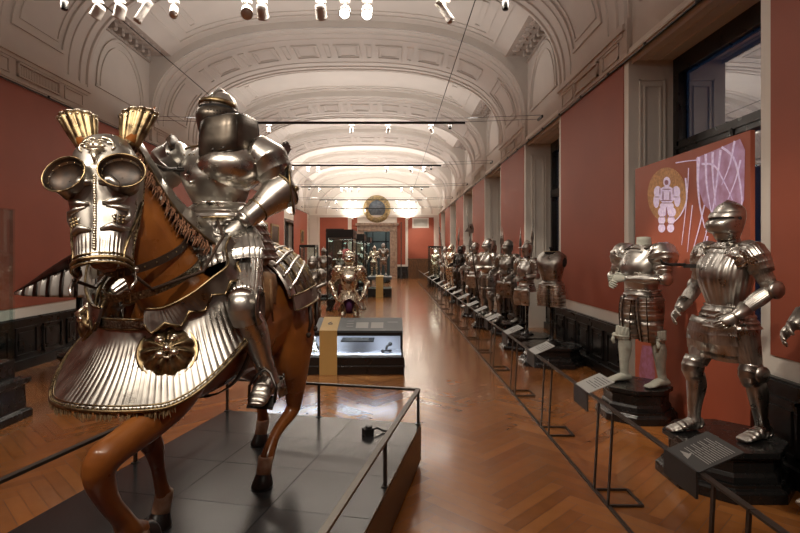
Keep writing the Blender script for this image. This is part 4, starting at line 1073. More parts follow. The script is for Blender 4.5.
# zigzag-edged shoulder band rising to the saddle
for sd in (1, -1):
    pts_ = [PS(20, 0, .02), PS(35, 0, .022), PS(50, 0, .022), PS(65, 0, .022), PS(78, 0, .02)]
    path = [V((p.x, abs(p.y+.065), p.z+.01)) for p in pts_]+[V((.50, .315, 1.42)), V((.45, .31, 1.47))]
    path = [V(q) for q in catmull([tuple(p) for p in path], 41)]
    b = MB(); rs = []; top_, bot_ = [], []
    for i, p in enumerate(path):
        d_ = (path[min(i+1, 40)]-path[max(i-1, 0)]).normalized(); out = V((.9-.75*min(1, i/16), .6+.4*min(1, i/16), .12)).normalized(); up_ = out.cross(d_).normalized()
        if up_.z < 0: up_ = -up_
        zg = .030 + .020*(1-abs((i % 6)-3)/3.0)*2
        a, c = p+up_*.036+out*.006, p-up_*zg+out*.012
        f = lambda q: V((q.x, sd*q.y-.065, q.z)); top_.append(f(a+out*.014)); bot_.append(f(c+out*.016))
        rs.append([f(a), f(a+out*.012), f(c+out*.014), f(c)])
    b.rings(rs, smooth=False); zb_ = b.build('zigzag_band', 'steeldark', horse)
    b = MB(); b.tube(top_, .006, 6); b.tube(bot_, .006, 6); b.build('gilt_edge', 'gilt', zb_)
# ---- saddle
b = MB(); limb(b, [(.45, 0, 1.47, .03, .12), (.38, 0, 1.42, .08, .20), (.20, 0, 1.37, .07, .24), (.05, 0, 1.36, .07, .24), (-.04, 0, 1.38, .07, .22), (-.12, 0, 1.40, .04, .14)], k=24, m=20, hint=(0, 0, 1)); sd_ = b.build('saddle_seat', 'leather', horse)
b = MB(); rs = []
for i in range(25):
    a = T(-100+200*i/24); rs.append([V((.44-.10*abs(math.sin(a))+e, .29*math.sin(a)*k_, 1.34+.20*k_*math.cos(a))) for e, k_ in ((0, .72), (.035, 1.0), (.015, 1.01), (-.02, .72))])
b.rings(rs, smooth=True); b.build('pommel_plate', 'steeldark', horse)
b = MB(); rs = []
for i in range(25):
    a = T(-85+170*i/24); rs.append([V((-.13-.02*k_+.10*abs(math.sin(a))+e, .26*math.sin(a)*k_, 1.36+.15*k_*math.cos(a))) for e, k_ in ((0, .7), (0, 1.0), (-.02, 1.0), (-.02, .7))])
b.rings(rs, smooth=True); b.build('cantle_plate', 'steeldark', horse)
for sd in (1, -1):
    b = MB(); rs = []; random.seed(9)
    for i in range(17):
        x = .52-.44*i/16; lo = 1.02+.05*math.sin(i*1.7)+.03*math.sin(i*3.1)+(.08 if i > 12 else 0)
        rs.append([V((x, sd*(.315+.012*math.sin(i*1.3+z_*9)+.02*(1.4-z_)*0), z_)) for z_ in (1.34, 1.29, 1.22, 1.14, lo)])
    for r in rs:
        r[0].y = sd*.25; r[1].y = sd*.31; r[-1].y -= sd*.0
    b.rings(rs, closed=False); b.build('saddle_flap', 'leather', horse, thick=.010)
    b = MB()
    for i in range(4): x = .44-.09*i; b.tube([V((x, sd*.322, 1.27)), V((x+.02, sd*.335, 1.17)), V((x-.01, sd*.332, 1.06))], [.006, .014, .005], 6)
    b.build('flap_fold', 'leather', horse)
# stirrup leather, girth
for sd in (1, -1):
    b = MB(); b.bar((.42, sd*.345, 1.30), (.40, sd*.40, .95), .02, .006); b.bar((.40, sd*.40, .95), (.50, sd*.43, .80), .016, .006); lt = b.build('stirrup_leather', 'darkleather', horse)
b = MB(); rs = []
for j in range(33):
    a = 2*PI*j/32; rs.append([V((x, .305*math.cos(a), 1.02+.365*math.sin(a))) for x in (.30, .36)])
b.rings(rs, closed=False); b.build('girth', 'darkleather', horse, thick=.006)
# ---- crupper (rump armour)
cs = [(-.10, 0, 1.07, .335, .325), (-.25, 0, 1.08, .355, .335), (-.42, 0, 1.10, .360, .330), (-.58, 0, 1.11, .335, .290), (-.70, 0, 1.12, .25, .20)]
b = MB(); limb(b, cs, k=48, hint=(0, 0, 1), lames=7, amp=.035, a0=T(-78), a1=T(78)); cp = b.build('rump_armour', 'steelbright', horse, thick=.004)
S_ = catmull(cs, 57); P_ = [V(q[:3]) for q in S_]; fr = frames(P_, (0, 0, 1))
def cpt(i, a, e=1.06): return P_[i]+fr[i][0]*math.cos(a)*S_[i][3]*e+fr[i][1]*math.sin(a)*S_[i][4]*e
b = MB()
for q in range(-5, 6):
    a0_ = T(q*14); b.tube([cpt(i, a0_*(1-.45*i/56), 1.055) for i in range(2, 55, 4)], [.010]*len(range(2, 55, 4)), 6)
b.build('roped_rib', 'steel', cp)
b = MB()
for i in (8, 16, 24, 32, 40, 48): b.tube([cpt(i, T(a), 1.045) for a in range(-78, 79, 6)], .006, 6)
b.build('gilt_line', 'gilt', cp)
b = MB(); rs = []
for i in range(2, 57, 3):
    rs.append([cpt(i, T(a), e) for a, e in ((76, 1.05), (76, 1.08), (90, 1.09), (90, 1.05))])
b.rings(rs, smooth=False)
bd = b.build('rump_side_band', 'steeldark', cp)
b = MB(); b.tube([cpt(i, T(76), 1.09) for i in range(2, 57, 3)], .006, 6); b.tube([cpt(i, T(90), 1.10) for i in range(2, 57, 3)], .006, 6); b.build('gilt_edge', 'gilt', bd)
b = MB(); rs = []
for i in range(2, 57, 3): rs.append([cpt(i, T(-a), e) for a, e in ((76, 1.05), (76, 1.08), (90, 1.09), (90, 1.05))])
b.rings(rs, smooth=False); b.build('rump_side_band', 'steeldark', cp)
b = MB()
for i in (20, 34, 46):
    p = cpt(i, T(92), 1.07); b.tube([p, p+V((.0, .01, -.10)), p+V((.015, .0, -.16))], [.012, .015, .008], 6); b.ball(p+V((.015, 0, -.18)), .018, 8, 6)
b.build('hanging_strap', 'darkleather', cp, kind='stuff')

# ---- the rider's armour. Frame: X = his left, -Y = forward, Z up, same origin as the horse
rider = empty('rider_armour', HO, HYAW+PI/2, 'polished steel jousting armour with large chin and shoulder plates, sitting on the armoured horse', 'suit of armour')
def Q(x, y, z): return V((y, -x, z))      # from horse axes
XB = .14                                   # torso centre, forward of the origin
b = MB()
zs = [(1.665, .142, .118, .11, 0), (1.69, .138, .128, .11, 0), (1.74, .158, .165, .115, 0), (1.81, .185, .198, .125, 0), (1.88, .200, .185, .13, 0), (1.95, .190, .14, .125, .01), (2.0, .14, .095, .105, .01), (2.03, .085, .08, .08, .01)]
b.rings(torso_rings(zs, y0=-XB)); rb = b.build('breastplate', 'steel', rider)
b = MB(); b.tube([V((.143*math.sin(a), -XB-.13*math.cos(a), 1.69)) for a in [2*PI*i/28 for i in range(29)]], .008, 6); b.ball(V((-.05, -XB-.198, 1.79)), .012, 8, 6); b.ball(V((-.09, -XB-.185, 1.83)), .009, 8, 6); b.build('waist_roll', 'steelbright', rb)
b = MB(); b.tube([V((-.02+.115*math.sin(a), -XB-.12-.03*math.cos(a), 1.975+.018*math.cos(a))) for a in [-1.2+2.4*i/10 for i in range(11)]], .007, 6)
for i in range(6): b.ball(V((-.12+.03*i, -XB-.155, 1.945)), .005, 6, 4)
b.build('gilt_neckline', 'gilt', rb)
# reinforcing plate over the left chest
def shell(mb, c, r, u0, u1, v0, v1, n=16, m=16, ax=None):
    c = V(c); rs = []
    for i in range(n+1):
        a = lerp(u0, u1, i/n); rs.append([c+V((r[0]*math.sin(a)*math.cos(lerp(v0, v1, j/m)), -r[1]*math.cos(a)*math.cos(lerp(v0, v1, j/m)), r[2]*math.sin(lerp(v0, v1, j/m)))) for j in range(m+1)])
    return mb.rings(rs, closed=False)
b = MB(); shell(b, (.090, -XB-.030, 1.885), (.185, .192, .135), T(-100), T(110), T(-80), T(88), 32, 22); gg = b.build('shoulder_shield', 'steelbright', rider, thick=.006)
b = MB(); b.ball((.10, -XB-.236, 1.95), (.009, .009, .009), 8, 5); b.tube([(.14, -XB-.225, 1.96), (.16, -XB-.222, 1.963)], .005, 6); b.build('mounting_bolt', 'steelblack', gg)
# fauld: plain flare, gilt edge and fluted skirt lames
b = MB(); b.rings(lames_z(1.685, 1.60, 2, .142, .215, .125, .205, .112, .17, yc=-XB)); fa = b.build('waist_flare', 'steelbright', rider)
b = MB(); b.rings(lames_z(1.605, 1.385, 5, .222, .31, .21, .35, .175, .21, yc=-XB, flute=44, famp=.045, k=220), caps=False); sk = b.build('skirt', 'steel', rider, thick=.004)
b = MB(); b.tube([V((.232*math.copysign(abs(math.sin(a))**.82, math.sin(a)), -XB-(.222 if math.cos(a) > 0 else .185)*math.copysign(abs(math.cos(a))**.82, math.cos(a)), 1.602)) for a in [2*PI*i/48 for i in range(49)]], .007, 6); b.build('gilt_edge', 'gilt', sk)
# helmet
b = MB(); hc = (0, -XB)
def hr(zs): return [[V((p.x, p.y-XB, p.z)) for p in r] for r in helm_rings(zs)]
b.rings(hr([(2.02, .075, .075, .08, 0), (2.06, .084, .092, .092, 0), (2.13, .096, .108, .106, 0), (2.20, .099, .108, .118, .005), (2.265, .087, .092, .110, .01), (2.312, .052, .058, .074, .015), (2.328, .012, .012, .018, .015)]))
b.tube([V((0, -XB-.103, 2.235)), V((0, -XB-.06, 2.298)), V((0, -XB, 2.340)), V((0, -XB+.07, 2.328)), V((0, -XB+.115, 2.275)), V((0, -XB+.128, 2.20))], [.004, .009, .012, .012, .009, .004], 6)
hh = b.build('helmet', 'steel', rider)
b = MB(); rs = []
for z, rr_, px_ in catmull([(2.06, .088, .11), (2.09, .096, .14), (2.13, .101, .158), (2.17, .103, .168), (2.20, .103, .150), (2.212, .103, .125)], 12):
    rs.append([V((rr_*math.sin(a), -XB-px_*math.cos(a), z)) for a in [-1.75+3.5*j/24 for j in range(25)]])
b.rings(rs, closed=False); vz = b.build('visor', 'chinsteel', hh, thick=.005)
b = MB()
for row_ in range(3):
    for i in range(7): a = .25+.13*i; b.ball(V((.104*math.sin(a), -XB-.166*math.cos(a), 2.145+.018*row_)), .0045, 6, 4)
b.build('breathing_holes', 'blackcloth', vz)
b = MB()
for z, e in ((2.236, .008),):
    b.rings([[V((.103*math.sin(a), -XB-(.118+e)*math.cos(a), z+dz+.014*math.cos(a))) for a in [-1.5+3.0*j/20 for j in range(21)]] for dz in (-.014, .012)], closed=False)
b.build('brow_plate', 'gilt', hh, thick=.006)
b = MB(); b.rings([[V((.102*math.sin(a), -XB-.126*math.cos(a), z)) for a in [-1.3+2.6*j/12 for j in range(13)]] for z in (2.208, 2.226)], closed=False); b.build('eye_slit', 'blackcloth', hh)
# big chin plate
b = MB(); rs = []
for z, e in ((1.985, .0), (2.00, .008), (2.06, .010), (2.12, .006), (2.175, .0), (2.183, -.010)):
    rs.append([V(((.125+e)*math.copysign(abs(math.sin(a))**.55, math.sin(a))+.085, -XB-.010-(.190+e)*math.copysign(abs(math.cos(a))**.75, math.cos(a)), z-.048+.030*math.sin(a))) for a in [T(-30+130*j/26) for j in range(27)]])
b.rings(rs, closed=False); ch = b.build('chin_plate', 'chinsteel', rider, thick=.006)
b = MB()
edge = [r[0] for r in rs]+rs[-1]+[r[-1] for r in reversed(rs)]+list(reversed(rs[0])); b.tube(edge, .0055, 6); j_ = 15; b.tube([r[j_] for r in rs[1:-1]], .004, 6); b.build('chin_plate_edge', 'steelblack', ch)
# arms
def arm(sx, sh, el, wr, hd):
    sh, el, wr = map(V, (sh, el, wr))
    b = MB(); limb(b, [(sh.x-sx*.07, sh.y, sh.z+.03, .08, .075), (sh.x, sh.y, sh.z+.015, .108, .112), (*(sh.lerp(el, .35)+V((sx*.015, 0, 0))), .100, .105), (*sh.lerp(el, .75), .078, .082)], k=28, hint=(0, -1, 0), lames=4, amp=.045); pa = b.build('pauldron', 'steel', rider)
    b = MB(); limb(b, [(*sh.lerp(el, .45), .068, .068), (*el, .060, .062)], k=20, lames=2, amp=.05, m=4); b.build('upper_arm', 'steeldark', rider)
    b = MB(); b.ball(el, (.072, .072, .072), 18, 12); b.build('elbow_cop', 'steel', rider)
    b = MB(); o_ = V((sx*.9, .35, .1)).normalized(); u_ = V((0, 0, 1)); u_ = (u_-o_*u_.dot(o_)).normalized(); v_ = o_.cross(u_); rs = []
    for r, h in ((.05, .03), (.085, .055), (.115, .05), (.118, .045)):
        rs.append([el+o_*h+u_*(r*1.05*math.cos(a)*(1+.15*math.cos(2*a)))+v_*(r*.85*math.sin(a)) for a in [2*PI*j/24 for j in range(24)]])
    b.rings(rs, caps=False); ep = b.build('elbow_wing', 'steeldark', rider, thick=.005)
    b = MB(); b.tube(rs[-1]+[rs[-1][0]], .005, 6); b.ball(el+o_*.07, .018, 10, 6); b.build('wing_edge', 'gilt', ep)
    d_ = (wr-el).normalized()
    b = MB(); limb(b, [(*el.lerp(wr, -.02), .104, .104), (*el.lerp(wr, .22), .092, .092), (*el.lerp(wr, .60), .066, .066), (*el.lerp(wr, .95), .058, .058), (*wr, .064, .064)], k=28)
    fr2 = frames([el.lerp(wr, .04), el.lerp(wr, .5)]); b.slot(1)
    for q_, r_ in ((-.02, .105), (.66, .066)): b.tube([el.lerp(wr, q_)+fr2[0][0]*r_*math.cos(a)+fr2[0][1]*r_*math.sin(a) for a in [2*PI*i/24 for i in range(25)]], .005, 6)
    b.build('forearm', ['steelbright', 'gilt'], rider)
    b = MB(); limb(b, [(*(wr-d_*.02), .054, .056), (*(wr+d_*.03), .044, .050)], k=16, m=4); n_ = V((-sx*.7, -.1, -.6)); n_ = (n_-d_*n_.dot(d_)).normalized(); t_ = d_.cross(n_)
    if t_.dot(V((0, -1, .5))) < 0: t_ = -t_
    hand(b, wr+d_*.01, (d_+V(hd)).normalized(), n_, t_, 1.12, .7, .012); b.build('gauntlet', 'steeldark', rider)
arm(1, Q(.13, .265, 1.935), Q(.12, .375, 1.765), Q(.30, .235, 1.585), (0, -.2, -.5))
arm(-1, Q(.17, -.265, 1.93), Q(.23, -.40, 1.76), Q(.44, -.24, 1.58), (.2, -.2, -.3))
for sx, c in ((-1, Q(.22, -.20, 2.02)), (1, Q(.02, .31, 2.0))):
    b = MB(); rs = []
    for i in range(9):
        a = T(-55+110*i/8); rs.append([c+V((sx*.012, math.sin(a)*.075, 0))+V((sx*.03*k_, 0, .085*k_*math.cos(a)))+V((0, 0, -.03)) for k_ in (0, .5, 1.0)])
    b.rings(rs, closed=False); b.build('shoulder_flange', 'bronze' if sx < 0 else 'steeldark', rider, thick=.006)
# lance rest and right cuff hanging from the breastplate
b = MB(); b.tube([Q(.33, -.10, 1.86), Q(.42, -.16, 1.85), Q(.47, -.17, 1.87)], [.012, .012, .006], 8); b.build('lance_rest', 'steelblack', rb)
# legs
def rleg(sx):
    hp, kn, an, to = Q(.20, sx*.16, 1.44), Q(.57, sx*.375, 1.175), Q(.450, sx*.445, .810), Q(.630, sx*.475, .735)
    b = MB(); limb(b, [(*(hp+V((0, 0, .02))), .125, .120), (*hp.lerp(kn, .25), .120, .112), (*hp.lerp(kn, .65), .100, .092), (*hp.lerp(kn, .95), .074, .070)], k=60, hint=(0, 0, 1), flute=24, famp=.035); b.build('cuisse', 'steelbright', rider)
    b = MB(); limb(b, [(*hp.lerp(kn, .82), .078, .076), (*hp.lerp(kn, .95), .072, .070), (*(kn+Q(.015, 0, .0)), .072, .070), (*(kn+Q(.010, sx*.004, -.045)), .066, .064), (*(kn+Q(-.005, sx*.008, -.085)), .060, .058)], k=28, hint=(0, 0, 1), lames=5, amp=.02)
    kp = b.build('knee_plate', 'steel', rider)
    b = MB(); rs = []; c = kn+V((sx*.07, .02, -.01)); o_ = V((sx, .2, 0)).normalized(); v_ = V((-.2*sx, 1, 0)).normalized()
    for r, h in ((.04, 0), (.07, .015), (.085, .006), (.087, .0)): rs.append([c+o_*h+V((0, 0, r*1.1*math.cos(a)))+v_*(r*.85*math.sin(a)) for a in [2*PI*j/22 for j in range(22)]])
    b.rings(rs, caps=True); b.build('knee_wing', 'steeldark', kp)
    b = MB(); limb(b, [(*kn.lerp(an, .14), .066, .062), (*(kn.lerp(an, .38)+V((0, .012, 0))), .072, .066), (*kn.lerp(an, .72), .052, .050), (*kn.lerp(an, .95), .047, .045), (*(an+V((0, .005, -.03))), .060, .052)], k=28, hint=(0, -1, 0)); g_ = b.build('greave', 'steelbright', rider)
    b = MB(); b.rings([[an+V((.0, .03, -.02))+V((sx*.045*c_, .055*s_, -.005)) for c_, s_ in ((1, -.6), (1.1, .8), (.4, 1.6), (-.4, 1.6), (-1.1, .8), (-1, -.6))], [an+V((0, .055, -.11))+V((sx*.05*c_, .065*s_, 0)) for c_, s_ in ((1, -.6), (1.1, .8), (.4, 1.5), (-.4, 1.5), (-1.1, .8), (-1, -.6))]], closed=False); b.build('heel_plate', 'steeldark', rider, thick=.004)
    b = MB(); d_ = (to-an); limb(b, [(*(an+V((0, .05, -.055))), .035, .036), (*(an+V((0, .01, -.05))), .046, .040), (*an.lerp(to, .38), .040, .042), (*an.lerp(to, .72), .030, .046), (*to, .022, .044), (*(to+d_*.12), .011, .028)], k=22, hint=(0, 0, 1), lames=8, amp=.05); b.build('sabaton', 'steeldark', rider)
    c = an.lerp(to, .60)+V((0, 0, -.03)); b = MB(); dn = d_.normalized()
    b.obox(c+V((0, 0, -.02)), dn*.04, V((.065, 0, 0)), V((0, .003, .006))); b.tube([c+V((-.065, 0, -.02)), c+V((-.068, .01, .05)), c+V((-.03, .03, .11)), c+V((0, .04, .125)), c+V((.03, .03, .11)), c+V((.068, .01, .05)), c+V((.065, 0, -.02))], .007, 6); b.build('stirrup', 'steelblack', horse if False else rider)
    b = MB(); b.tube([an+V((sx*.05, .03, -.06)), an+V((0, .11, -.05)), an+V((-sx*.05, .03, -.06))], .006, 6); b.tube([an+V((0, .11, -.05)), an+V((0, .17, -.045))], .006, 6); b.lathe(an+V((0, .18, -.045)), [(.004, -.004), (.022, 0), (.004, .004)], 8, ax=(1, 0, 0)); b.build('spur', 'steelblack', rider)
    # thigh plate hanging from the skirt
    b = MB(); limb(b, [(*Q(.30, sx*.15, 1.50), .05, .135), (*Q(.40, sx*.22, 1.44), .05, .145), (*Q(.445, sx*.25, 1.39), .05, .145), (*Q(.475, sx*.27, 1.35), .045, .135)], k=120, hint=(0, -.6, .8), lames=3, amp=.05, a0=-PI*.6, a1=PI*.6, flute=26, famp=.07); b.build('thigh_plate', 'steel', rider, thick=.004)
rleg(1); rleg(-1)
b = MB(); b.tube([Q(.42, .34, 1.12), Q(.44, .40, .98), Q(.50, .43, .84)], .006, 6); b.build('spur_strap', 'steeldark', rider)
# ============================================================ PLATFORM under the horse
def plat(x, y, z=0): 
    c, s_ = math.cos(HYAW), math.sin(HYAW); return V((-.95+c*x-s_*y, 3.15+s_*x+c*y, z))
pg = empty('platform', (-.95, 3.15, 0), HYAW, 'low dark slate-tiled platform under the armoured horse', 'platform')
b = MB(); b.box(-1.49, 1.75, -.885, .885, .03, .310); b.box(-1.45, 1.71, -.845, .845, 0, .03); b.build('base', 'platside', pg)
b = MB(); b2 = MB(); i = 0; random.seed(11)
xs_ = [-1.49+.54*k for k in range(7)]; ys_ = [-.885+.59*k for k in range(4)]
for a, c in zip(xs_, xs_[1:]):
    for d, e in zip(ys_, ys_[1:]): b.slot(0 if (i*7 % 5) < 3 else 1).box(a+.002, min(c, 1.75)-.002, d+.002, e-.002, .308, .33); i += 1
o = b.build('slate_tiles', ['slate', 'slate2'], pg)
# low railing round the platform
rg = empty('platform_railing', (-.95, 3.15, 0), HYAW, 'low dark metal railing around the edge of the slate platform', 'railing')
RZ = .33+.285; yy = .865
for nm, a, c in (('top_rail', (-1.47, -yy, RZ), (-1.47, yy, RZ)), ('top_rail', (-1.47, yy, RZ), (1.72, yy, RZ)), ('top_rail', (-1.47, -yy, RZ), (1.72, -yy, RZ))):
    b = MB(); b.bar(a, c, .034, .018); b.build(nm, 'railmetal', rg)
for x, y in ((-1.47, yy), (-1.47, -yy), (-1.47, .0), (-.27, yy), (.93, yy), (1.71, yy), (-.27, -yy), (.93, -yy), (1.71, -yy)):
    b = MB(); b.bar((x, y, .33), (x, y, RZ), .022, .014); b.box(x-.02, x+.02, y-.02, y+.02, .33, .336); b.build('post', 'railmetal', rg)
q = plat(-1.14, .53, .33)
fg = empty('floor_fitting', q, .5, 'small black cable fitting lying on the back corner of the slate platform', 'cable fitting')
b = MB(); b.box(-.045, .03, -.03, .03, 0, .05); b.box(-.02, .02, -.02, .02, .05, .065); b.build('box', 'blackmetal', fg)
b = MB(); b.tube([V((.03, 0, .03)), V((.08, .01, .035)), V((.12, -.01, .012)), V((.16, -.04, .010)), V((.15, -.08, .010)), V((.10, -.09, .010))], .009, 6); b.build('cable', 'blackmetal', fg)
# ============================================================ projected red panel in the first window niche
pn = empty('projection_board', (0, 0, 0), 0, 'tall red panel across the first window niche with a lilac projection of feathers', 'projection board')
b = MB(); b.box(XR-.055, XR-.015, 4.50, 6.64, .0, 2.78); b.build('board', 'redpanel', pn)
PX = XR-.056
def pp(px, py):    # photo position -> point on the board plane
    Y_ = 533*PX/(px-393.0); return V((PX, Y_, 1.75+(252-py)*Y_/533))
def flat(mb, pts, lift=.0):
    k = len(mb.v); mb.v += [V((p.x-lift, p.y, p.z)) for p in pts]; mb.face(list(range(k, k+len(pts)))); return mb
def ell(cx, cy, rx, ry, n=40): return [pp(cx+rx*math.cos(2*PI*i/n), cy-ry*math.sin(2*PI*i/n)) for i in range(n)]
b = MB(); flat(b, ell(667, 195, 19.5, 27.5), .002); dk = b.build('projected_disc', 'ochredisc', pn)
b = MB()
for (cx, cy, rx, ry) in ((667, 182, 3.6, 5.2), (667, 195, 8.5, 9), (667, 206, 7, 5), (658, 192, 4, 6), (676.5, 192, 4, 6), (656.5, 201, 3, 7), (677.5, 200, 3.2, 7), (662.5, 212, 4.3, 5), (672, 212, 4.3, 5), (662, 220, 3.6, 4.5), (671.5, 220, 3.6, 4.5), (662, 228, 3.6, 4.5), (671, 228, 3.6, 4.5)):
    flat(b, ell(cx, cy, rx, ry, 20), .0035+.0002*len(b.f))
b.build('projected_figure', 'lilacwhite', dk)
b = MB()
for (cx, cy, rx, ry) in ((667, 182.5, 2.0, 2.6), (667, 189.3, 4.5, .5), (663.5, 196, .6, 5), (670.5, 196, .6, 5), (667, 200.5, 6.5, .5), (667, 203, 6.5, .4), (667, 213, .7, 6), (662.5, 217, 3.6, .5), (672, 217, 3.4, .5), (662, 224, 3, .5), (671, 224, 3, .5), (657.5, 197, 2.8, .4), (676.5, 197, 2.8, .4), (660.5, 191, .5, 4), (673.7, 191, .5, 4)):
    flat(b, ell(cx, cy, rx, ry, 14), .0075+.0001*len(b.f))
b.build('projected_shading', 'lilacfaint', dk)
b = MB()
def streak(pts, w0, w1, lift=.003):
    S2 = catmull([(float(x), float(y)) for x, y in pts], 14); k = len(b.v); n_ = len(S2)
    for i, (x, y) in enumerate(S2):
        x2, y2 = S2[min(i+1, n_-1)]; x1, y1 = S2[max(i-1, 0)]; d_ = math.hypot(x2-x1, y2-y1) or 1; nx, ny = -(y2-y1)/d_, (x2-x1)/d_
        w_ = lerp(w0, w1, i/(n_-1))/2
        for s_ in (-1, 1): p = pp(x+nx*w_*s_, y+ny*w_*s_); b.v.append(V((p.x-lift, p.y, p.z)))
    for i in range(n_-1): b.face([k+2*i, k+2*i+1, k+2*i+3, k+2*i+2])
for q, (pts, a, c) in enumerate((
    ([(699, 157), (698, 180), (700, 205), (705, 228)], 3, 1), ([(706, 154), (707, 185), (712, 215)], 2.6, 1), ([(713, 152), (713, 175), (716, 205)], 2.6, 1),
    ([(721, 150), (718, 175), (713, 210), (706, 232)], 2.4, .8), ([(735, 141), (730, 165), (722, 185)], 2.2, .8), ([(722, 147), (735, 160), (742, 195), (741, 215)], 2.6, 1.2),
    ([(741, 160), (736, 180), (727, 203)], 2, .8), ([(702, 164), (715, 166), (726, 185), (733, 200)], 2.4, .8), ([(676, 163), (688, 161), (700, 160)], 1.2, 1), ([(689, 168), (688, 190), (685, 220), (682, 245)], 1.0, .5),
    ([(686, 178), (687, 200), (681, 215), (673, 223)], 1.8, .8), ([(705, 205), (699, 230), (692, 255)], 1.6, .5), ([(713, 210), (707, 232), (702, 250)], 1.4, .5), ([(728, 210), (723, 235), (716, 252)], 1.4, .5), ([(693, 205), (690, 232), (688, 252)], .9, .5),
    ([(708, 236), (707, 243)], 2, 1))):
    streak(pts, a, c, .004+.0003*q)
b.build('projected_feathers', 'lilacwhite', pn)
b = MB(); flat(b, [pp(x, y) for x, y in ((696, 158), (722, 147), (740, 139), (745, 150), (744, 200), (737, 216), (724, 208), (712, 212), (704, 205), (697, 185))], .0015); b.build('projected_haze', 'lilac', pn)
b = MB(); flat(b, [pp(x, y) for x, y in ((642, 345), (652, 346), (655, 375), (650, 402), (645, 420), (641, 400), (639, 370))], .0015); b.build('projected_patch', 'lilacfaint', pn)

# ============================================================ barrier of thin metal frames along the right-hand row
SEG = 1.40; y = .84; n_ = 0; BX = 1.475
barrier0 = None
while y < 31:
    if barrier0 is None:
        g = empty('barrier', (BX, y, 0), 0, 'x', 'barrier', 'thin metal barrier frames in front of the row of armours')
        L_ = SEG-.24
        b = MB(); b.bar((.035, 0, .665), (.035, SEG-.006, .665), .034, .012); b.build('top_rail', 'railmetal', g)
        b = MB(); b.bar((0, 0, .012), (0, SEG-.006, .012), .022, .016); b.build('floor_rail', 'railmetal', g)
        for yy_ in (.02, .27):
            b = MB(); b.bar((.0, yy_, .01), (.035, yy_, .66), .022, .012); b.build('post', 'railmetal', g)
        b = MB(); b.bar((0, .02, .009), (.24, .02, .009), .018, .014); b.bar((0, .27, .009), (.24, .27, .009), .018, .014); b.bar((.24, .02, .009), (.24, .27, .009), .018, .014); b.build('foot', 'railmetal', g)
        barrier0 = g
    else: g = copy_tree(barrier0); g.location = (BX, y, 0)
    n_ += 1
    nm = ['nearest', 'second', 'third', 'fourth', 'fifth', 'sixth', 'seventh', 'eighth', 'ninth', 'tenth', 'eleventh', 'twelfth', 'thirteenth', 'fourteenth', 'fifteenth', 'sixteenth', 'seventeenth', 'eighteenth', 'nineteenth', 'twentieth', 'twenty-first', 'twenty-second', 'twenty-third']
    g['label'] = '%s barrier frame from the camera in the line before the armours' % nm[n_-1]
    y += SEG
# information labels fixed on the barrier
def info(Y_, sz, dark, label, tilt=.45, group=None):
    """angled label with lip, sitting on the top rail, reading side towards the aisle and camera"""
    g = empty('information_label', (BX+.035, Y_, .672), 0, label, 'information label', group)
    hw_, hd = sz
    z0, z1 = .0, hd*2*math.sin(tilt); x1 = hd*2*math.cos(tilt)
    b = MB(); nrm = V((-math.sin(tilt), 0, math.cos(tilt)))
    a, c, d_, e = V((-.02, -hw_, z0)), V((-.02, hw_, z0)), V((x1, hw_, z1)), V((x1, -hw_, z1))
    b.rings([[p-nrm*.006 for p in (a, c, d_, e)], [p+nrm*.0 for p in (a, c, d_, e)]], smooth=False)
    b.build('panel', 'labeldark' if dark else 'label', g)
    b = MB(); b.box(-.03, -.018, -hw_, hw_, -.14 if not dark else -.13, .004); b.build('front_lip', 'labeldark', g)
    b = MB()
    def on(u, v_, l=.0015): return a.lerp(c, u).lerp(e.lerp(d_, u), v_)+nrm*l
    m_ = 'labeltext' if dark else 'labeldark'
    rows = 12 if dark else 6
    for i in range(rows):
        v_ = .86-.62*i/rows; ww = .70 if i % 3 else .50
        for u0, u1 in ((.08, .08+ww*.55), (.10+ww*.55, .10+ww)) : b.quad(on(u0, v_), on(u1, v_), on(u1, v_+(.014 if dark else .03)), on(u0, v_+(.014 if dark else .03)))
    if dark:
        b.quad(on(.45, .12), on(.62, .14), on(.56, .30), on(.50, .22)); b.quad(on(.56, .14), on(.78, .18), on(.60, .24), on(.58, .22))
    b.build('print', m_, g)
    return g
info(2.76, (.155, .115), True, 'large dark information label on the barrier in front of the fluted armour')
info(4.22, (.15, .10), False, 'grey information label in front of the armour with pale stockings')
lbs = ['grey information label on the barrier before the steel cuirass', 'grey information label just past the steel cuirass', 'fifth information label from the camera, by the helmeted half armour', 'sixth information label from the camera on the barrier', 'seventh information label from the camera on the barrier', 'eighth information label from the camera on the barrier', 'ninth information label from the camera on the barrier', 'tenth information label from the camera on the barrier', 'eleventh information label from the camera on the barrier', 'twelfth information label from the camera on the barrier', 'thirteenth information label from the camera on the barrier', 'fourteenth information label from the camera on the barrier', 'last information label at the far end of the barrier']
for i, Y_ in enumerate((5.75, 7.10, 8.5, 9.7, 10.7, 12.3, 13.6, 14.9, 16.6, 18.2, 20.4, 22.6, 26.0)):
    info(Y_, (.15+(.04 if i > 3 else 0), .105+(.03 if i > 4 else 0)), False, lbs[i], group='information labels along the barrier')

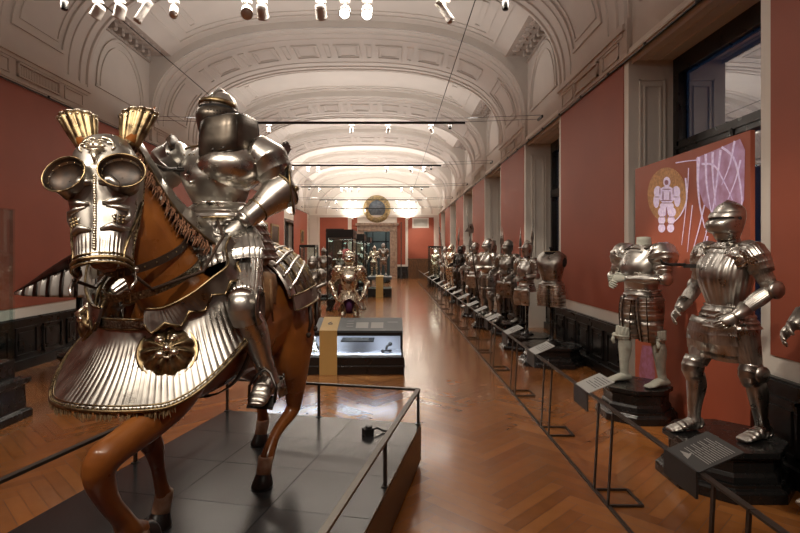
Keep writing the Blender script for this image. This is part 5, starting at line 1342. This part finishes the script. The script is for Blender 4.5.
# ============================================================ show cases
def case_tall(name, loc, sx, sy, h, base, label, top=.12, rz=0, metal='blackmetal'):
    g = empty(name, loc, rz, label, 'glass case')
    b = MB(); b.box(-sx/2, sx/2, -sy/2, sy/2, 0, base); b.box(-sx/2-.03, sx/2+.03, -sy/2-.03, sy/2+.03, 0, .08); b.build('base', 'plinth', g, bevel=.005)
    b = MB(); b.box(-sx/2, sx/2, -sy/2, sy/2, h-top, h); b.build('top', metal, g)
    for x in (-1, 1):
        for y_ in (-1, 1):
            b = MB(); b.box(*sorted((x*sx/2, x*(sx/2-.035))), *sorted((y_*sy/2, y_*(sy/2-.035))), base, h-top); b.build('corner_post', metal, g)
    b = MB(); e = .012
    for q in ((-sx/2+e, sx/2-e, -sy/2+e, -sy/2+e+.006), (-sx/2+e, sx/2-e, sy/2-e-.006, sy/2-e), (-sx/2+e, -sx/2+e+.006, -sy/2+e, sy/2-e), (sx/2-e-.006, sx/2-e, -sy/2+e, sy/2-e)): b.box(*q, base, h-top)
    b.build('glazing', 'glass', g)
    if top > .07:
        l = bpy.data.lights.new('case_lamp', 'AREA'); l.shape = 'RECTANGLE'; l.size = sx*.7; l.size_y = sy*.7; l.energy = 14; l.color = (1, .88, .72)
        o = bpy.data.objects.new('case_lamp', l); C.objects.link(o); o.parent = g; o.location = (0, 0, h-top-.01)
    return g
case_tall('glass_case', (-1.57, 16.6, 0), .78, 1.5, 2.42, .35, 'tall glass case with black top behind the gilded armour, nearest of its line', top=.24)
case_tall('glass_case', (-1.47, 20.6, 0), .80, 1.6, 2.42, .35, 'middle glass case in the line before the far doorway', top=.24)
case_tall('glass_case', (-1.42, 24.8, 0), .80, 1.6, 2.42, .35, 'farthest glass case in the line before the far doorway', top=.24)
case_tall('glass_case', (-2.75, 17.5, 0), .50, .8, 1.98, .45, 'smaller glass case left of the tall one, behind the dark standing armour', top=.08)
case_tall('glass_case', (2.16, 27.2, 0), .7, .9, 2.05, .5, 'glass case at the far end of the right-hand row', top=.08)
def robe(loc, h, m_, label, rz=0):
    g = empty('robe', loc, rz, label, 'robe')
    b = MB(); limb(b, [(0, 0, 0, .20, .26), (0, 0, h*.5, .15, .20), (0, 0, h*.8, .13, .22), (0, 0, h*.93, .09, .17), (0, 0, h, .05, .06)], k=32, flute=14, famp=.12); b.build('cloth', m_, g)
    for sx in (-1, 1):
        b = MB(); limb(b, [(0, sx*.18, h*.88, .06, .06), (-.02, sx*.27, h*.62, .07, .07), (-.03, sx*.28, h*.42, .09, .06)], k=14, m=6); b.build('sleeve', m_, g)
robe((-1.48, 16.95, .35), 1.5, 'redcloth', 'deep red robe hanging inside the nearest tall glass case'); robe((-1.62, 20.6, .35), 1.45, 'redcloth', 'deep red robe inside the middle glass case')
make_armour('suit_of_armour', 'small armour inside the nearest tall glass case, left of the red robe', mt='steeldark', helmet='burgonet', loc=(-1.60, 16.15, .35), rz=face(0), s=.80, arms=aB)
make_armour('suit_of_armour', 'armour inside the farthest glass case before the doorway', mt='steeldark', helmet='closed', loc=(-1.42, 24.6, .35), rz=face(20), s=.9, arms=aB)
make_armour('suit_of_armour', 'gilded armour inside the glass case ending the right-hand row', mt='giltpale', helmet='closed', loc=(2.16, 27.1, .5), rz=face(-20), s=.75, arms=aB)
# far left case with glass, black plinth and steel pieces
LC = case_tall('glass_case', (-4.50, 5.30, 0), 1.05, .62, 2.20, .62, 'glass case on a heavy black plinth at the left edge', top=.012, metal='glass')
g = LC
b = MB(); b.rings([[V((sx*(.60+e), sy*(.38+e), z)) for sx, sy in ((-1, -1), (1, -1), (1, 1), (-1, 1))] for e, z in ((.04, 0), (.04, .08), (.0, .10), (-.01, .34), (.03, .37), (.03, .42), (-.04, .43), (-.04, .44))], smooth=False); b.build('moulded_base', 'plinth', g, bevel=.006)
make_armour('half_armour', 'steel half armour standing inside the glass case at the left edge', mt='steelbright', helmet='burgonet', legs='post', loc=(-4.50, 5.30, .62), rz=face(35), s=.80, arms={1: ((.205, 0, 1.385), (.30, .03, 1.12), (.24, -.15, .95)), -1: ((-.205, 0, 1.385), (-.30, .03, 1.12), (-.24, -.15, .95))}, tass=(.90, .66))
# black and white crupper on its stand, left background
g = empty('horse_armour', (-4.22, 7.0, 0), math.radians(10), 'black and white striped horse rump armour on a black stand behind the horse head', 'horse armour')
b = MB(); ps = [(-.66, 0, 1.21, .03, .05), (-.48, 0, 1.20, .15, .17), (-.22, 0, 1.20, .33, .27), (.0, 0, 1.20, .47, .33), (.22, 0, 1.20, .58, .35), (.40, 0, 1.20, .62, .33)]
limb(b, ps, k=40, hint=(0, 0, 1), lames=8, amp=.05, a0=T(-92), a1=T(92)); b.build('white_plates', 'stripewhite', g, thick=.006)
b = MB(); S_ = catmull(ps, 45); P_ = [V(q[:3]) for q in S_]; fr = frames(P_, (0, 0, 1))
for a, c in ((-105, -78), (-60, -52), (-36, -28), (-8, 8), (28, 36), (52, 60), (78, 105)):
    pass
for i in (7, 13, 19, 26, 33, 40):
    rs = [[P_[j]+fr[j][0]*math.cos(T(a))*(S_[j][3]*1.065)+fr[j][1]*math.sin(T(a))*(S_[j][4]*1.065) for a in range(-92, 93, 8)] for j in (i, i+2)]
    b.rings(rs, closed=False)
b.build('black_stripe', 'steelblack', g, thick=.008)
b = MB(); rs = [[P_[j]+fr[j][0]*math.cos(T(a))*(S_[j][3]*1.09)+fr[j][1]*math.sin(T(a))*(S_[j][4]*1.09) for a in range(-52, 53, 8)] for j in range(0, 45, 4)]; b.rings(rs, closed=False); b.build('black_ridge_plates', 'steelblack', g, thick=.01)
b = MB(); b.tube([V((.40, 0, 1.62)), V((.44, -.04, 1.78)), V((.46, -.05, 1.90))], [.16, .11, .05], 14); b.ball((.46, -.05, 1.84), (.13, .11, .13)); b.ball((.46, -.06, 1.99), (.05, .05, .06)); b.build('rolled_front_plate', 'steeldark', g)
b = MB(); b.lathe((.10, 0, 0), [(.30, 0), (.30, .06), (.24, .10), (.22, .34), (.26, .38), (.26, .44), (.10, .46), (.05, .52), (.04, 1.45)], 20); b.lathe((.28, .0, .44), [(.03, 0), (.03, 1.1)], 12); b.build('stand', 'plinth', g)
for q, (Y_, lb) in enumerate(((8.6, 'dark armour standing by the left wall behind the striped rump armour'),)):
    make_armour('suit_of_armour', lb, mt='steelblack', helmet='closed', loc=(-4.7, Y_, .3), rz=face(50), s=.92, arms=aB); plinth((-4.7, Y_, 0), 'black plinth under the dark armour by the left wall', w_=.44, h=.3)
# ---- low case with the number panel
g = empty('display_case', (0, 0, 0), 0, 'low wide display case with slanted top panel and ochre strip numbered 6', 'display case')
x0, x1, ya, yb = -1.95, .14, 7.60, 8.12
b = MB(); b.box(x0, x1+.02, ya, yb, 0, .25); b.box(x0-.01, x1+.035, ya-.02, yb+.02, .10, .13); b.build('base', 'blackwood', g, bevel=.005)
b = MB(); b.box(x0+.03, x1-.02, ya+.03, yb-.03, .25, .275); b.build('cream_lining', 'cream', g)
b = MB(); b.box(x0, x1, ya, ya+.008, .25, .56); b.box(x1-.008, x1, ya+.02, yb-.02, .25, .56); b.build('glazing', 'glass', g)
b = MB(); b.box(x1-.02, x1, ya, ya+.02, .25, .56); b.box(x0, x1, ya-.005, ya+.02, .555, .60); b.box(x0, x1, yb-.03, yb, .25, .72); b.build('frame', 'blackmetal', g)
b = MB(); b.rings([[V((x, ya-.01, .60)), V((x, yb, .72)), V((x, yb, .75)), V((x, ya-.01, .63))] for x in (x0, x1)], smooth=False); tp = b.build('slanted_panel', 'deskpanel', g)
def dp(x, v_, l=.002): return V((x, lerp(ya-.01, yb, v_), lerp(.63, .75, v_)+l))
b = MB()
for a, c in ((-.54, -.36), (-.32, -.14)): b.quad(dp(a, .18), dp(c, .18), dp(c, .62), dp(a, .62))
b.build('printed_picture', 'label', tp); b = MB()
for i in range(3): 
    b.quad(dp(-.68, .70-.2*i), dp(-.58, .70-.2*i), dp(-.58, .74-.2*i), dp(-.68, .74-.2*i)); b.quad(dp(-.08, .62-.0*i), dp(.07, .62), dp(.07, .66), dp(-.08, .66))
    for r_ in (0, 1): b.quad(dp(-1.45, .75-.2*i-.06*r_), dp(-1.28, .75-.2*i-.06*r_), dp(-1.28, .79-.2*i-.06*r_), dp(-1.45, .79-.2*i-.06*r_))
b.build('lettering', 'label', tp)
b = MB(); b.box(x0+.03, x1-.03, yb-.05, yb-.035, .275, .56); b.build('back_lining', 'cream', g)
b = MB(); b.rings([[V((x, ya-.03, 0)), V((x, ya-.03, .635)), V((x, yb-.0, .762)), V((x, yb, .74)), V((x, ya-.012, .60)), V((x, ya-.012, 0))] for x in (-1.045, -.795)], smooth=False); st = b.build('number_strip', 'number', g)
fc = bpy.data.curves.new('numeral', 'FONT'); fc.body = '6'; fc.size = .17; fc.align_x = 'CENTER'; fc.align_y = 'CENTER'; fc.extrude = .001
fo_ = bpy.data.objects.new('numeral', fc); C.objects.link(fo_); fo_.parent = g; fo_.location = dp(-.92, .48, .013); fo_.rotation_euler = (math.atan2(.12, .52), 0, 0); fc.materials.append(M['blackmetal'])
me_ = bpy.data.meshes.new_from_object(fo_.evaluated_get(bpy.context.evaluated_depsgraph_get())); mat_ = fo_.location.copy(); rot_ = fo_.rotation_euler.copy(); bpy.data.objects.remove(fo_)
fo_ = bpy.data.objects.new('numeral', me_); C.objects.link(fo_); fo_.parent = g; fo_.location = mat_; fo_.rotation_euler = rot_
l = bpy.data.lights.new('case_lamp', 'AREA'); l.shape = 'RECTANGLE'; l.size = 1.9; l.size_y = .05; l.energy = 13; l.color = (.85, .88, 1); o = bpy.data.objects.new('case_lamp', l); C.objects.link(o); o.parent = g; o.location = (-.9, 7.72, .55)
def small(name, label, cat, pts_fn, m_, group=None):
    o = MB(); pts_fn(o); o = o.build(name, m_); return tag(o, label, cat, group)
def shelf_(b): b.box(-.76, -.30, 7.75, 8.05, .46, .475)
o = MB(); o.box(-.76, -.28, 7.75, 8.05, .44, .46); o.build('shelf', 'blackmetal', g)
small('dagger', 'small dark dagger on the shelf inside the low numbered case', 'dagger', lambda b: (b.box(-.70, -.45, 7.86, 7.88, .462, .475), b.box(-.47, -.455, 7.81, 7.93, .462, .48), b.bar((-.45, 7.87, .47), (-.38, 7.87, .47), .018), b.ball((-.37, 7.87, .472), .014)), 'steeldark')
small('helmet_fragment', 'pale steel bell-shaped piece at the left inside the low numbered case', 'armour piece', lambda b: b.lathe((-1.18, 7.88, .276), [(.15, 0), (.12, .05), (.06, .12), (.045, .2), (.07, .23), (.01, .24)], 20), 'steelbright')
small('spur', 'small black spur lying at the right inside the low numbered case', 'spur', lambda b: (b.tube([V((-.16, 7.78, .30)), V((-.10, 7.74, .32)), V((-.04, 7.78, .31)), V((-.03, 7.86, .30))], .016, 8), b.tube([V((-.10, 7.76, .31)), V((-.09, 7.80, .37)), V((-.05, 7.8, .40))], .018, 8), b.ball((-.04, 7.8, .405), .03), b.ball((-.15, 7.78, .305), .026)), 'blackmetal')
# ---- second, farther low case with its strip
g = empty('display_case', (0, 0, 0), 0, 'far low display case with ochre strip, below the standing gilded armour', 'display case')
b = MB(); b.box(-.98, -.05, 20.6, 21.8, 0, .32); b.build('base', 'blackwood', g)
b = MB(); b.box(-.96, -.07, 20.62, 21.78, .32, .68); b.build('glazing', 'glass', g)
b = MB(); b.box(-.98, -.05, 20.6, 21.8, .68, .78); b.build('top_panel', 'deskpanel', g)
b = MB(); b.box(-.66, -.38, 20.57, 20.6, 0, .80); b.box(-.66, -.38, 20.57, 21.8, .78, .80); b.build('number_strip', 'number', g)
make_armour('suit_of_armour', 'slim gilded armour standing on the far low case before the doorway', mt='giltpale', helmet='burgonet', stance=.4, loc=(-.74, 21.2, .80), rz=face(-25), s=.66, arms=aF)
make_armour('suit_of_armour', 'dark armour standing in the far doorway', mt='steeldark', helmet='closed', loc=(-.55, 30.5, .45), rz=face(0), s=1.0, arms=aB); plinth((-.55, 30.5, 0), 'black plinth under the dark armour in the far doorway', h=.45)
# ---- gilded armour with arched steel skirt on a stand, and the dark armour beside it
aG = {1: ((.205, 0, 1.385), (.36, .0, 1.14), (.27, -.10, .90)), -1: ((-.205, 0, 1.385), (-.36, .0, 1.14), (-.27, -.10, .90))}
GA = make_armour('suit_of_armour', 'gilded armour with wide arched skirt and purple hose, facing the camera behind the numbered case', mt='giltpale', helmet='closed', skirt='bell', legs='plate', arms=aG, pauld=1.15, loc=(-.80, 9.75, .12), rz=face(4), s=.92, stance=0)
b = MB(); rs = [[V((.06*math.sin(a)*1.0, -.165-.03*math.cos(a), z)) for a in [2*PI*j/16 for j in range(16)]] for z in (.62, .78, .90)]; b.rings(rs); b.rings(torso_rings([(.55, .05, .05, .05, 0), (.72, .14, .12, .1, 0), (.92, .17, .13, .1, 0)], m=8)); b.build('purple_hose', 'purple', GA)
for sx in (-1, 1):
    b = MB(); b.rings([[V((sx*(.10+.17*u), -.03-.10*math.cos(a)*(1-u*.3)-.02, 1.40-.05*u+.06*math.sin(a)*0+dz)) for a, dz in ((-1.4, -.02), (-.7, .02), (0, .035), (.7, .02), (1.4, -.02))] for u in (0, .3, .6, .9, 1.15)], closed=False); b.build('shoulder_wing', 'giltpale', GA, thick=.006)
gb = empty('display_plinth', (-.80, 9.75, 0), 0, 'low black stand under the gilded armour with arched skirt', 'plinth'); b = MB(); b.box(-.42, .42, -.40, .40, 0, .115); b.build('slab', 'plinth', gb, bevel=.006); b = MB(); b.box(-.45, .45, -.43, .43, 0, .03); b.build('foot_moulding', 'plinth', gb)
make_armour('suit_of_armour', 'small dark armour with closed helmet, left of the gilded armour with arched skirt', mt='steeldark', helmet='closed', loc=(-1.64, 10.9, .12), rz=face(-12), s=.86, arms={1: ((.205, 0, 1.385), (.30, -.02, 1.14), (.12, -.28, 1.02)), -1: ((-.205, 0, 1.385), (-.30, 0, 1.12), (-.26, -.2, 1.0))})
gb = empty('display_plinth', (-1.64, 10.9, 0), 0, 'low black stand under the small dark armour', 'plinth'); b = MB(); b.box(-.36, .36, -.34, .34, 0, .118); b.build('slab', 'plinth', gb, bevel=.006)
make_armour('suit_of_armour', 'dark armour half hidden behind the small glass case on the left', mt='steeldark', helmet='burgonet', loc=(-2.55, 19.6, .2), rz=face(10), s=.95, arms=aB); plinth((-2.55, 19.6, 0), 'black plinth behind the small glass case on the left', h=.2)
# heads along the left wall, seen above the horse's rump
for q, (Y_, hm, mt_, wd) in enumerate(((18.4, 'closed', 'steeldark', 'first'), (19.8, 'burgonet', 'steel', 'second'), (21.2, 'kettle', 'steelblack', 'third'), (22.7, 'closed', 'steeldark', 'fourth'), (24.3, 'burgonet', 'steel', 'fifth'))):
    make_armour('suit_of_armour', '%s armour of the row along the left wall beneath the paintings' % wd, mt=mt_, helmet=hm, loc=(-4.75, Y_, .25), rz=face(55), s=.97, arms=aB, group='armours along the left wall'); plinth((-4.75, Y_, 0), 'plinth of the %s armour along the left wall' % wd, h=.25, group='plinths along the left wall')
# framed paintings on the left wall
for wd, ya, yb, z0, z1 in (('leftmost', 19.9, 21.3, 2.15, 3.05), ('middle', 22.0, 23.6, 2.12, 3.05), ('rightmost', 24.3, 25.9, 2.12, 3.05), ('small single', 32.2, 33.2, 2.3, 3.1)):
    g = empty('painting', (XL+.012, 0, 0), 0, '%s dark framed painting on the red left wall' % wd, 'painting', 'paintings on the left wall')
    b = MB()
    for q in ((ya, yb, z1-.09, z1), (ya, yb, z0, z0+.09), (ya, ya+.09, z0+.09, z1-.09), (yb-.09, yb, z0+.09, z1-.09)): b.box(.003, .06, *q)
    b.build('frame', 'goldfresco', g); b = MB(); b.box(.003, .03, ya+.09, yb-.09, z0+.09, z1-.09); b.build('canvas', 'picture', g)
g = empty('painting', (0, 0, 0), 0, 'large dark framed painting on the end wall left of the doorway', 'painting'); b = MB(); b.box(-4.45, -3.25, Y1-.09, Y1-.035, 1.2, 3.3); b.build('frame', 'blackwood', g); b = MB(); b.box(-4.3, -3.4, Y1-.10, Y1-.09, 1.35, 3.15); b.build('canvas', 'picture', g)

# ============================================================ lighting tracks, cables and spotlights
TZ = 4.40
ordn = {-1: 'overhead', 0: 'nearest', 1: 'second', 2: 'third', 3: 'fourth', 4: 'fifth', 5: 'last'}
for k_, ty in zip(range(-1, 6), TRACK_Y):
    g = empty('lighting_track', (0, ty, 0), 0, '%s black lighting track from the camera, slung across the hall on wires' % ordn[k_], 'lighting track')
    b = MB(); b.box(-3.75, 1.48, -.022, .022, TZ-.02, TZ+.025); b.build('track_bar', 'blackmetal', g)
    for z in (TZ+.02, TZ+.10):
        b = MB(); b.tube([V((XL+.02 if k_ < 5 else XL+.02, 0, z+.06)), V((-3.7, 0, z)), V((1.45, 0, z)), V((XR-.04, 0, z+.06))], .0045 if k_ < 3 else .007, 5); b.build('wire', 'blackmetal', g)
    for X, sd in ((XR, 1), (XL, -1)):
        b = MB(); b.bar((X-sd*.05, -.16, TZ+.10), (X-sd*.05, .16, TZ+.10), .035, .05); b.build('wall_bracket', 'blackmetal', g)
    for x in (-3.42, 1.17):
        b = MB(); b.lathe((x, 0, TZ-.13), [(.030, 0), (.034, .01), (.034, .09), (.02, .11)], 12); b.build('end_fitting', 'blackmetal', g)
for x in (.88, -3.15):
    g = tag(MB().tube([V((x, Y0+.02, TZ+.05)), V((x, 15, TZ+.04)), V((x, Y1-.02, TZ+.05))], .006, 5).build('cable', 'blackmetal'), 'thin black cable running the length of the hall %s' % ('right of centre' if x > 0 else 'on the left'), 'cable')
def spot(x, ty, tgt, lit, power, kind, label, col=(1, .86, .70), ang=38):
    g = empty('spotlight', (x, ty, TZ-.02), 0, label, 'spotlight', 'spotlights on the tracks')
    mt_ = 'spotwhite' if kind != 'black' else 'blackmetal'
    b = MB(); b.box(-.05, .05, -.017, .017, -.035, 0); b.tube([V((0, 0, -.03)), V((0, 0, -.09))], .010, 8); b.build('adapter', mt_, g)
    d_ = (V(tgt)-V((x, ty, TZ-.12))).normalized(); c = V((0, 0, -.13))
    b = MB(); big = ty < 7; r_ = (.058 if big else .040) if kind != 'long' else .040; L_ = (.07 if big else .06) if kind != 'long' else .13
    b.lathe(c-d_*L_, [(r_*.6, 0), (r_*.95, .012), (r_, .03), (r_, L_*1.7), (r_*1.08, L_*1.75), (r_*1.08, L_*1.95), (r_*.9, L_*1.95)], 18, ax=d_)
    if kind == 'long':
        for i in range(5): b.lathe(c-d_*L_*(.95-.09*i), [(r_*1.12, 0), (r_*1.12, .004)], 18, ax=d_)
    h_ = b.build('lamp_head', mt_, g)
    b = MB(); b.lathe(c+d_*(L_*.955), [(.001, 0), (r_*.86, 0), (r_*.86, .004), (.001, .006)], 16, ax=d_); b.build('lens', 'lampglow' if lit else 'lampdim', h_)
    if power:
        l = bpy.data.lights.new('lamp', 'SPOT'); l.energy = power; l.spot_size = math.radians(ang); l.spot_blend = .6; l.shadow_soft_size = .05; l.color = col
        o = bpy.data.objects.new('lamp', l); C.objects.link(o); o.parent = g; o.location = c+d_*(L_*1.1+.02)
        o.rotation_euler = d_.to_track_quat('-Z', 'Y').to_euler()
    return g
T0 = TRACK_Y[1]
specs = [(-3.07, (-5.4, 6.4, 1.6), 0, 60, 'drum'), (-2.84, (-4.4, 6.8, 1.3), 0, 160, 'drum'), (-2.60, (-4.4, 5.3, 1.3), 0, 130, 'long'), (-2.28, (-1.1, 2.4, 1.8), 0, 100, 'long'), (-1.52, (-.9, 3.1, 2.0), 0, 100, 'drum'), (-1.36, (-1.7, 10.6, 1.2), 0, 150, 'drum'),
         (-.75, (-.8, 9.7, 1.2), 0, 200, 'drum'), (-.50, (-.5, 2.0, 1.6), 1, 120, 'drum'), (-.27, (-.3, 3.0, 1.3), 1, 90, 'drum'), (.54, (2.6, 5.7, 1.4), 0, 230, 'long')]
on_ = ['first', 'second', 'third', 'fourth', 'fifth', 'sixth', 'seventh', 'eighth', 'ninth', 'tenth', 'eleventh']
for i, (x, tg, lit, pw, kd) in enumerate(specs):
    spot(x, T0, tg, lit, pw, kd, '%s white spotlight from the left on the nearest track' % on_[i])
hid = [(-2.6, (-1.15, 2.1, 1.75), 130), (-.9, (-1.1, 2.2, 1.3), 95), (.0, (-.85, 3.0, 1.7), 200), (1.05, (2.5, 4.1, 1.3), 330), (.8, (2.6, 2.8, 1.3), 100), (.5, (2.6, 5.7, 1.2), 230), (-1.8, (-1.0, 3.2, 1.9), 190)]
for i, (x, tg, pw) in enumerate(hid):
    spot(x, TRACK_Y[0], tg, 0, pw, 'drum', '%s spotlight from the left on the track above the camera' % on_[i], ang=34)
for k_ in range(1, 6):
    ty = TRACK_Y[k_+1]
    xs_ = {1: (-3.0, -2.55, -.85, -.1, .78), 2: (-3.1, -2.6, -2.3, -.2, .55, .95), 3: (-3.0, -2.1, -1.9, -1.7, -1.4, .35, .75), 4: (-2.9, -2.2, -1.9, .2, .8), 5: (-2.9, -2.0, -1.7, .1, .6)}[k_]
    for i, x in enumerate(xs_):
        lit = (k_ == 1 and i in (4,)) or (k_ == 2 and i in (0, 4)) or (k_ == 3 and i in (0, 6)) or (k_ > 3 and i % 2 == 0)
        if i == len(xs_)-1 or x > .3: tg = (2.7, ty+(-1.5 if i % 2 else 1.6), 1.3); pw = 150
        elif i == 0: tg = (-5.2, ty+1.2, 1.5); pw = 120
        else: tg = (x*.6-.5, ty-1.5+i, .9); pw = 60
        spot(x, ty, tg, lit, pw, 'drum', '%s spotlight from the left on the %s track' % (on_[i], ordn[k_]))
# wall lamp glow above the left doorway and the end-wall washers
for nm, loc, tg, pw in (('wall_uplight', (XL+.18, 28.7, 3.75), (XL, 28.7, 6), 61), ('wall_uplight', (-2.7, Y1-.35, 3.9), (-2.9, Y1, 6), 50), ('wall_uplight', (.95, Y1-.35, 3.9), (.9, Y1, 6), 50)):
    g = empty(nm, loc, 0, 'small wall uplight %s' % ('above the left doorway' if pw == 61 else 'left of the far medallion' if loc[0] < 0 else 'right of the far medallion'), 'wall lamp')
    b = MB(); b.box(-.10, .10, -.05, .05, 0, .10); b.build('housing', 'spotwhite', g); b = MB(); b.box(-.09, .09, -.045, .045, .10, .105); b.build('diffuser', 'lampglow', g)
    l = bpy.data.lights.new('lamp', 'AREA'); l.size = .18; l.energy = pw; l.color = (1, .93, .84); o = bpy.data.objects.new('lamp', l); C.objects.link(o); o.parent = g; o.location = (0, 0, .12); o.rotation_euler = (PI, 0, 0)
spot(1.35, TRACK_Y[6], (1.9, Y1, 2.7), 0, 260, 'drum', 'spotlight lighting the red wall panel at the far end', ang=40)
g = empty('pole', (.53, Y1-.9, 0), 0, 'slim dark pole standing right of the far doorway', 'pole'); b = MB(); b.lathe((0, 0, 0), [(.16, 0), (.16, .02), (.03, .04), (.03, 3.7)], 14); b.build('shaft', 'blackmetal', g)

for y_ in (2.2, 4.4):  # unseen fill added to brighten the room beyond the doorway
    l = bpy.data.lights.new('room_fill', 'AREA'); l.size = 1.6; l.energy = 30; l.color = (.92, 1, .97)
    o = bpy.data.objects.new('room_fill', l); C.objects.link(o); o.location = (-1.1, Y1+y_, 3.85)
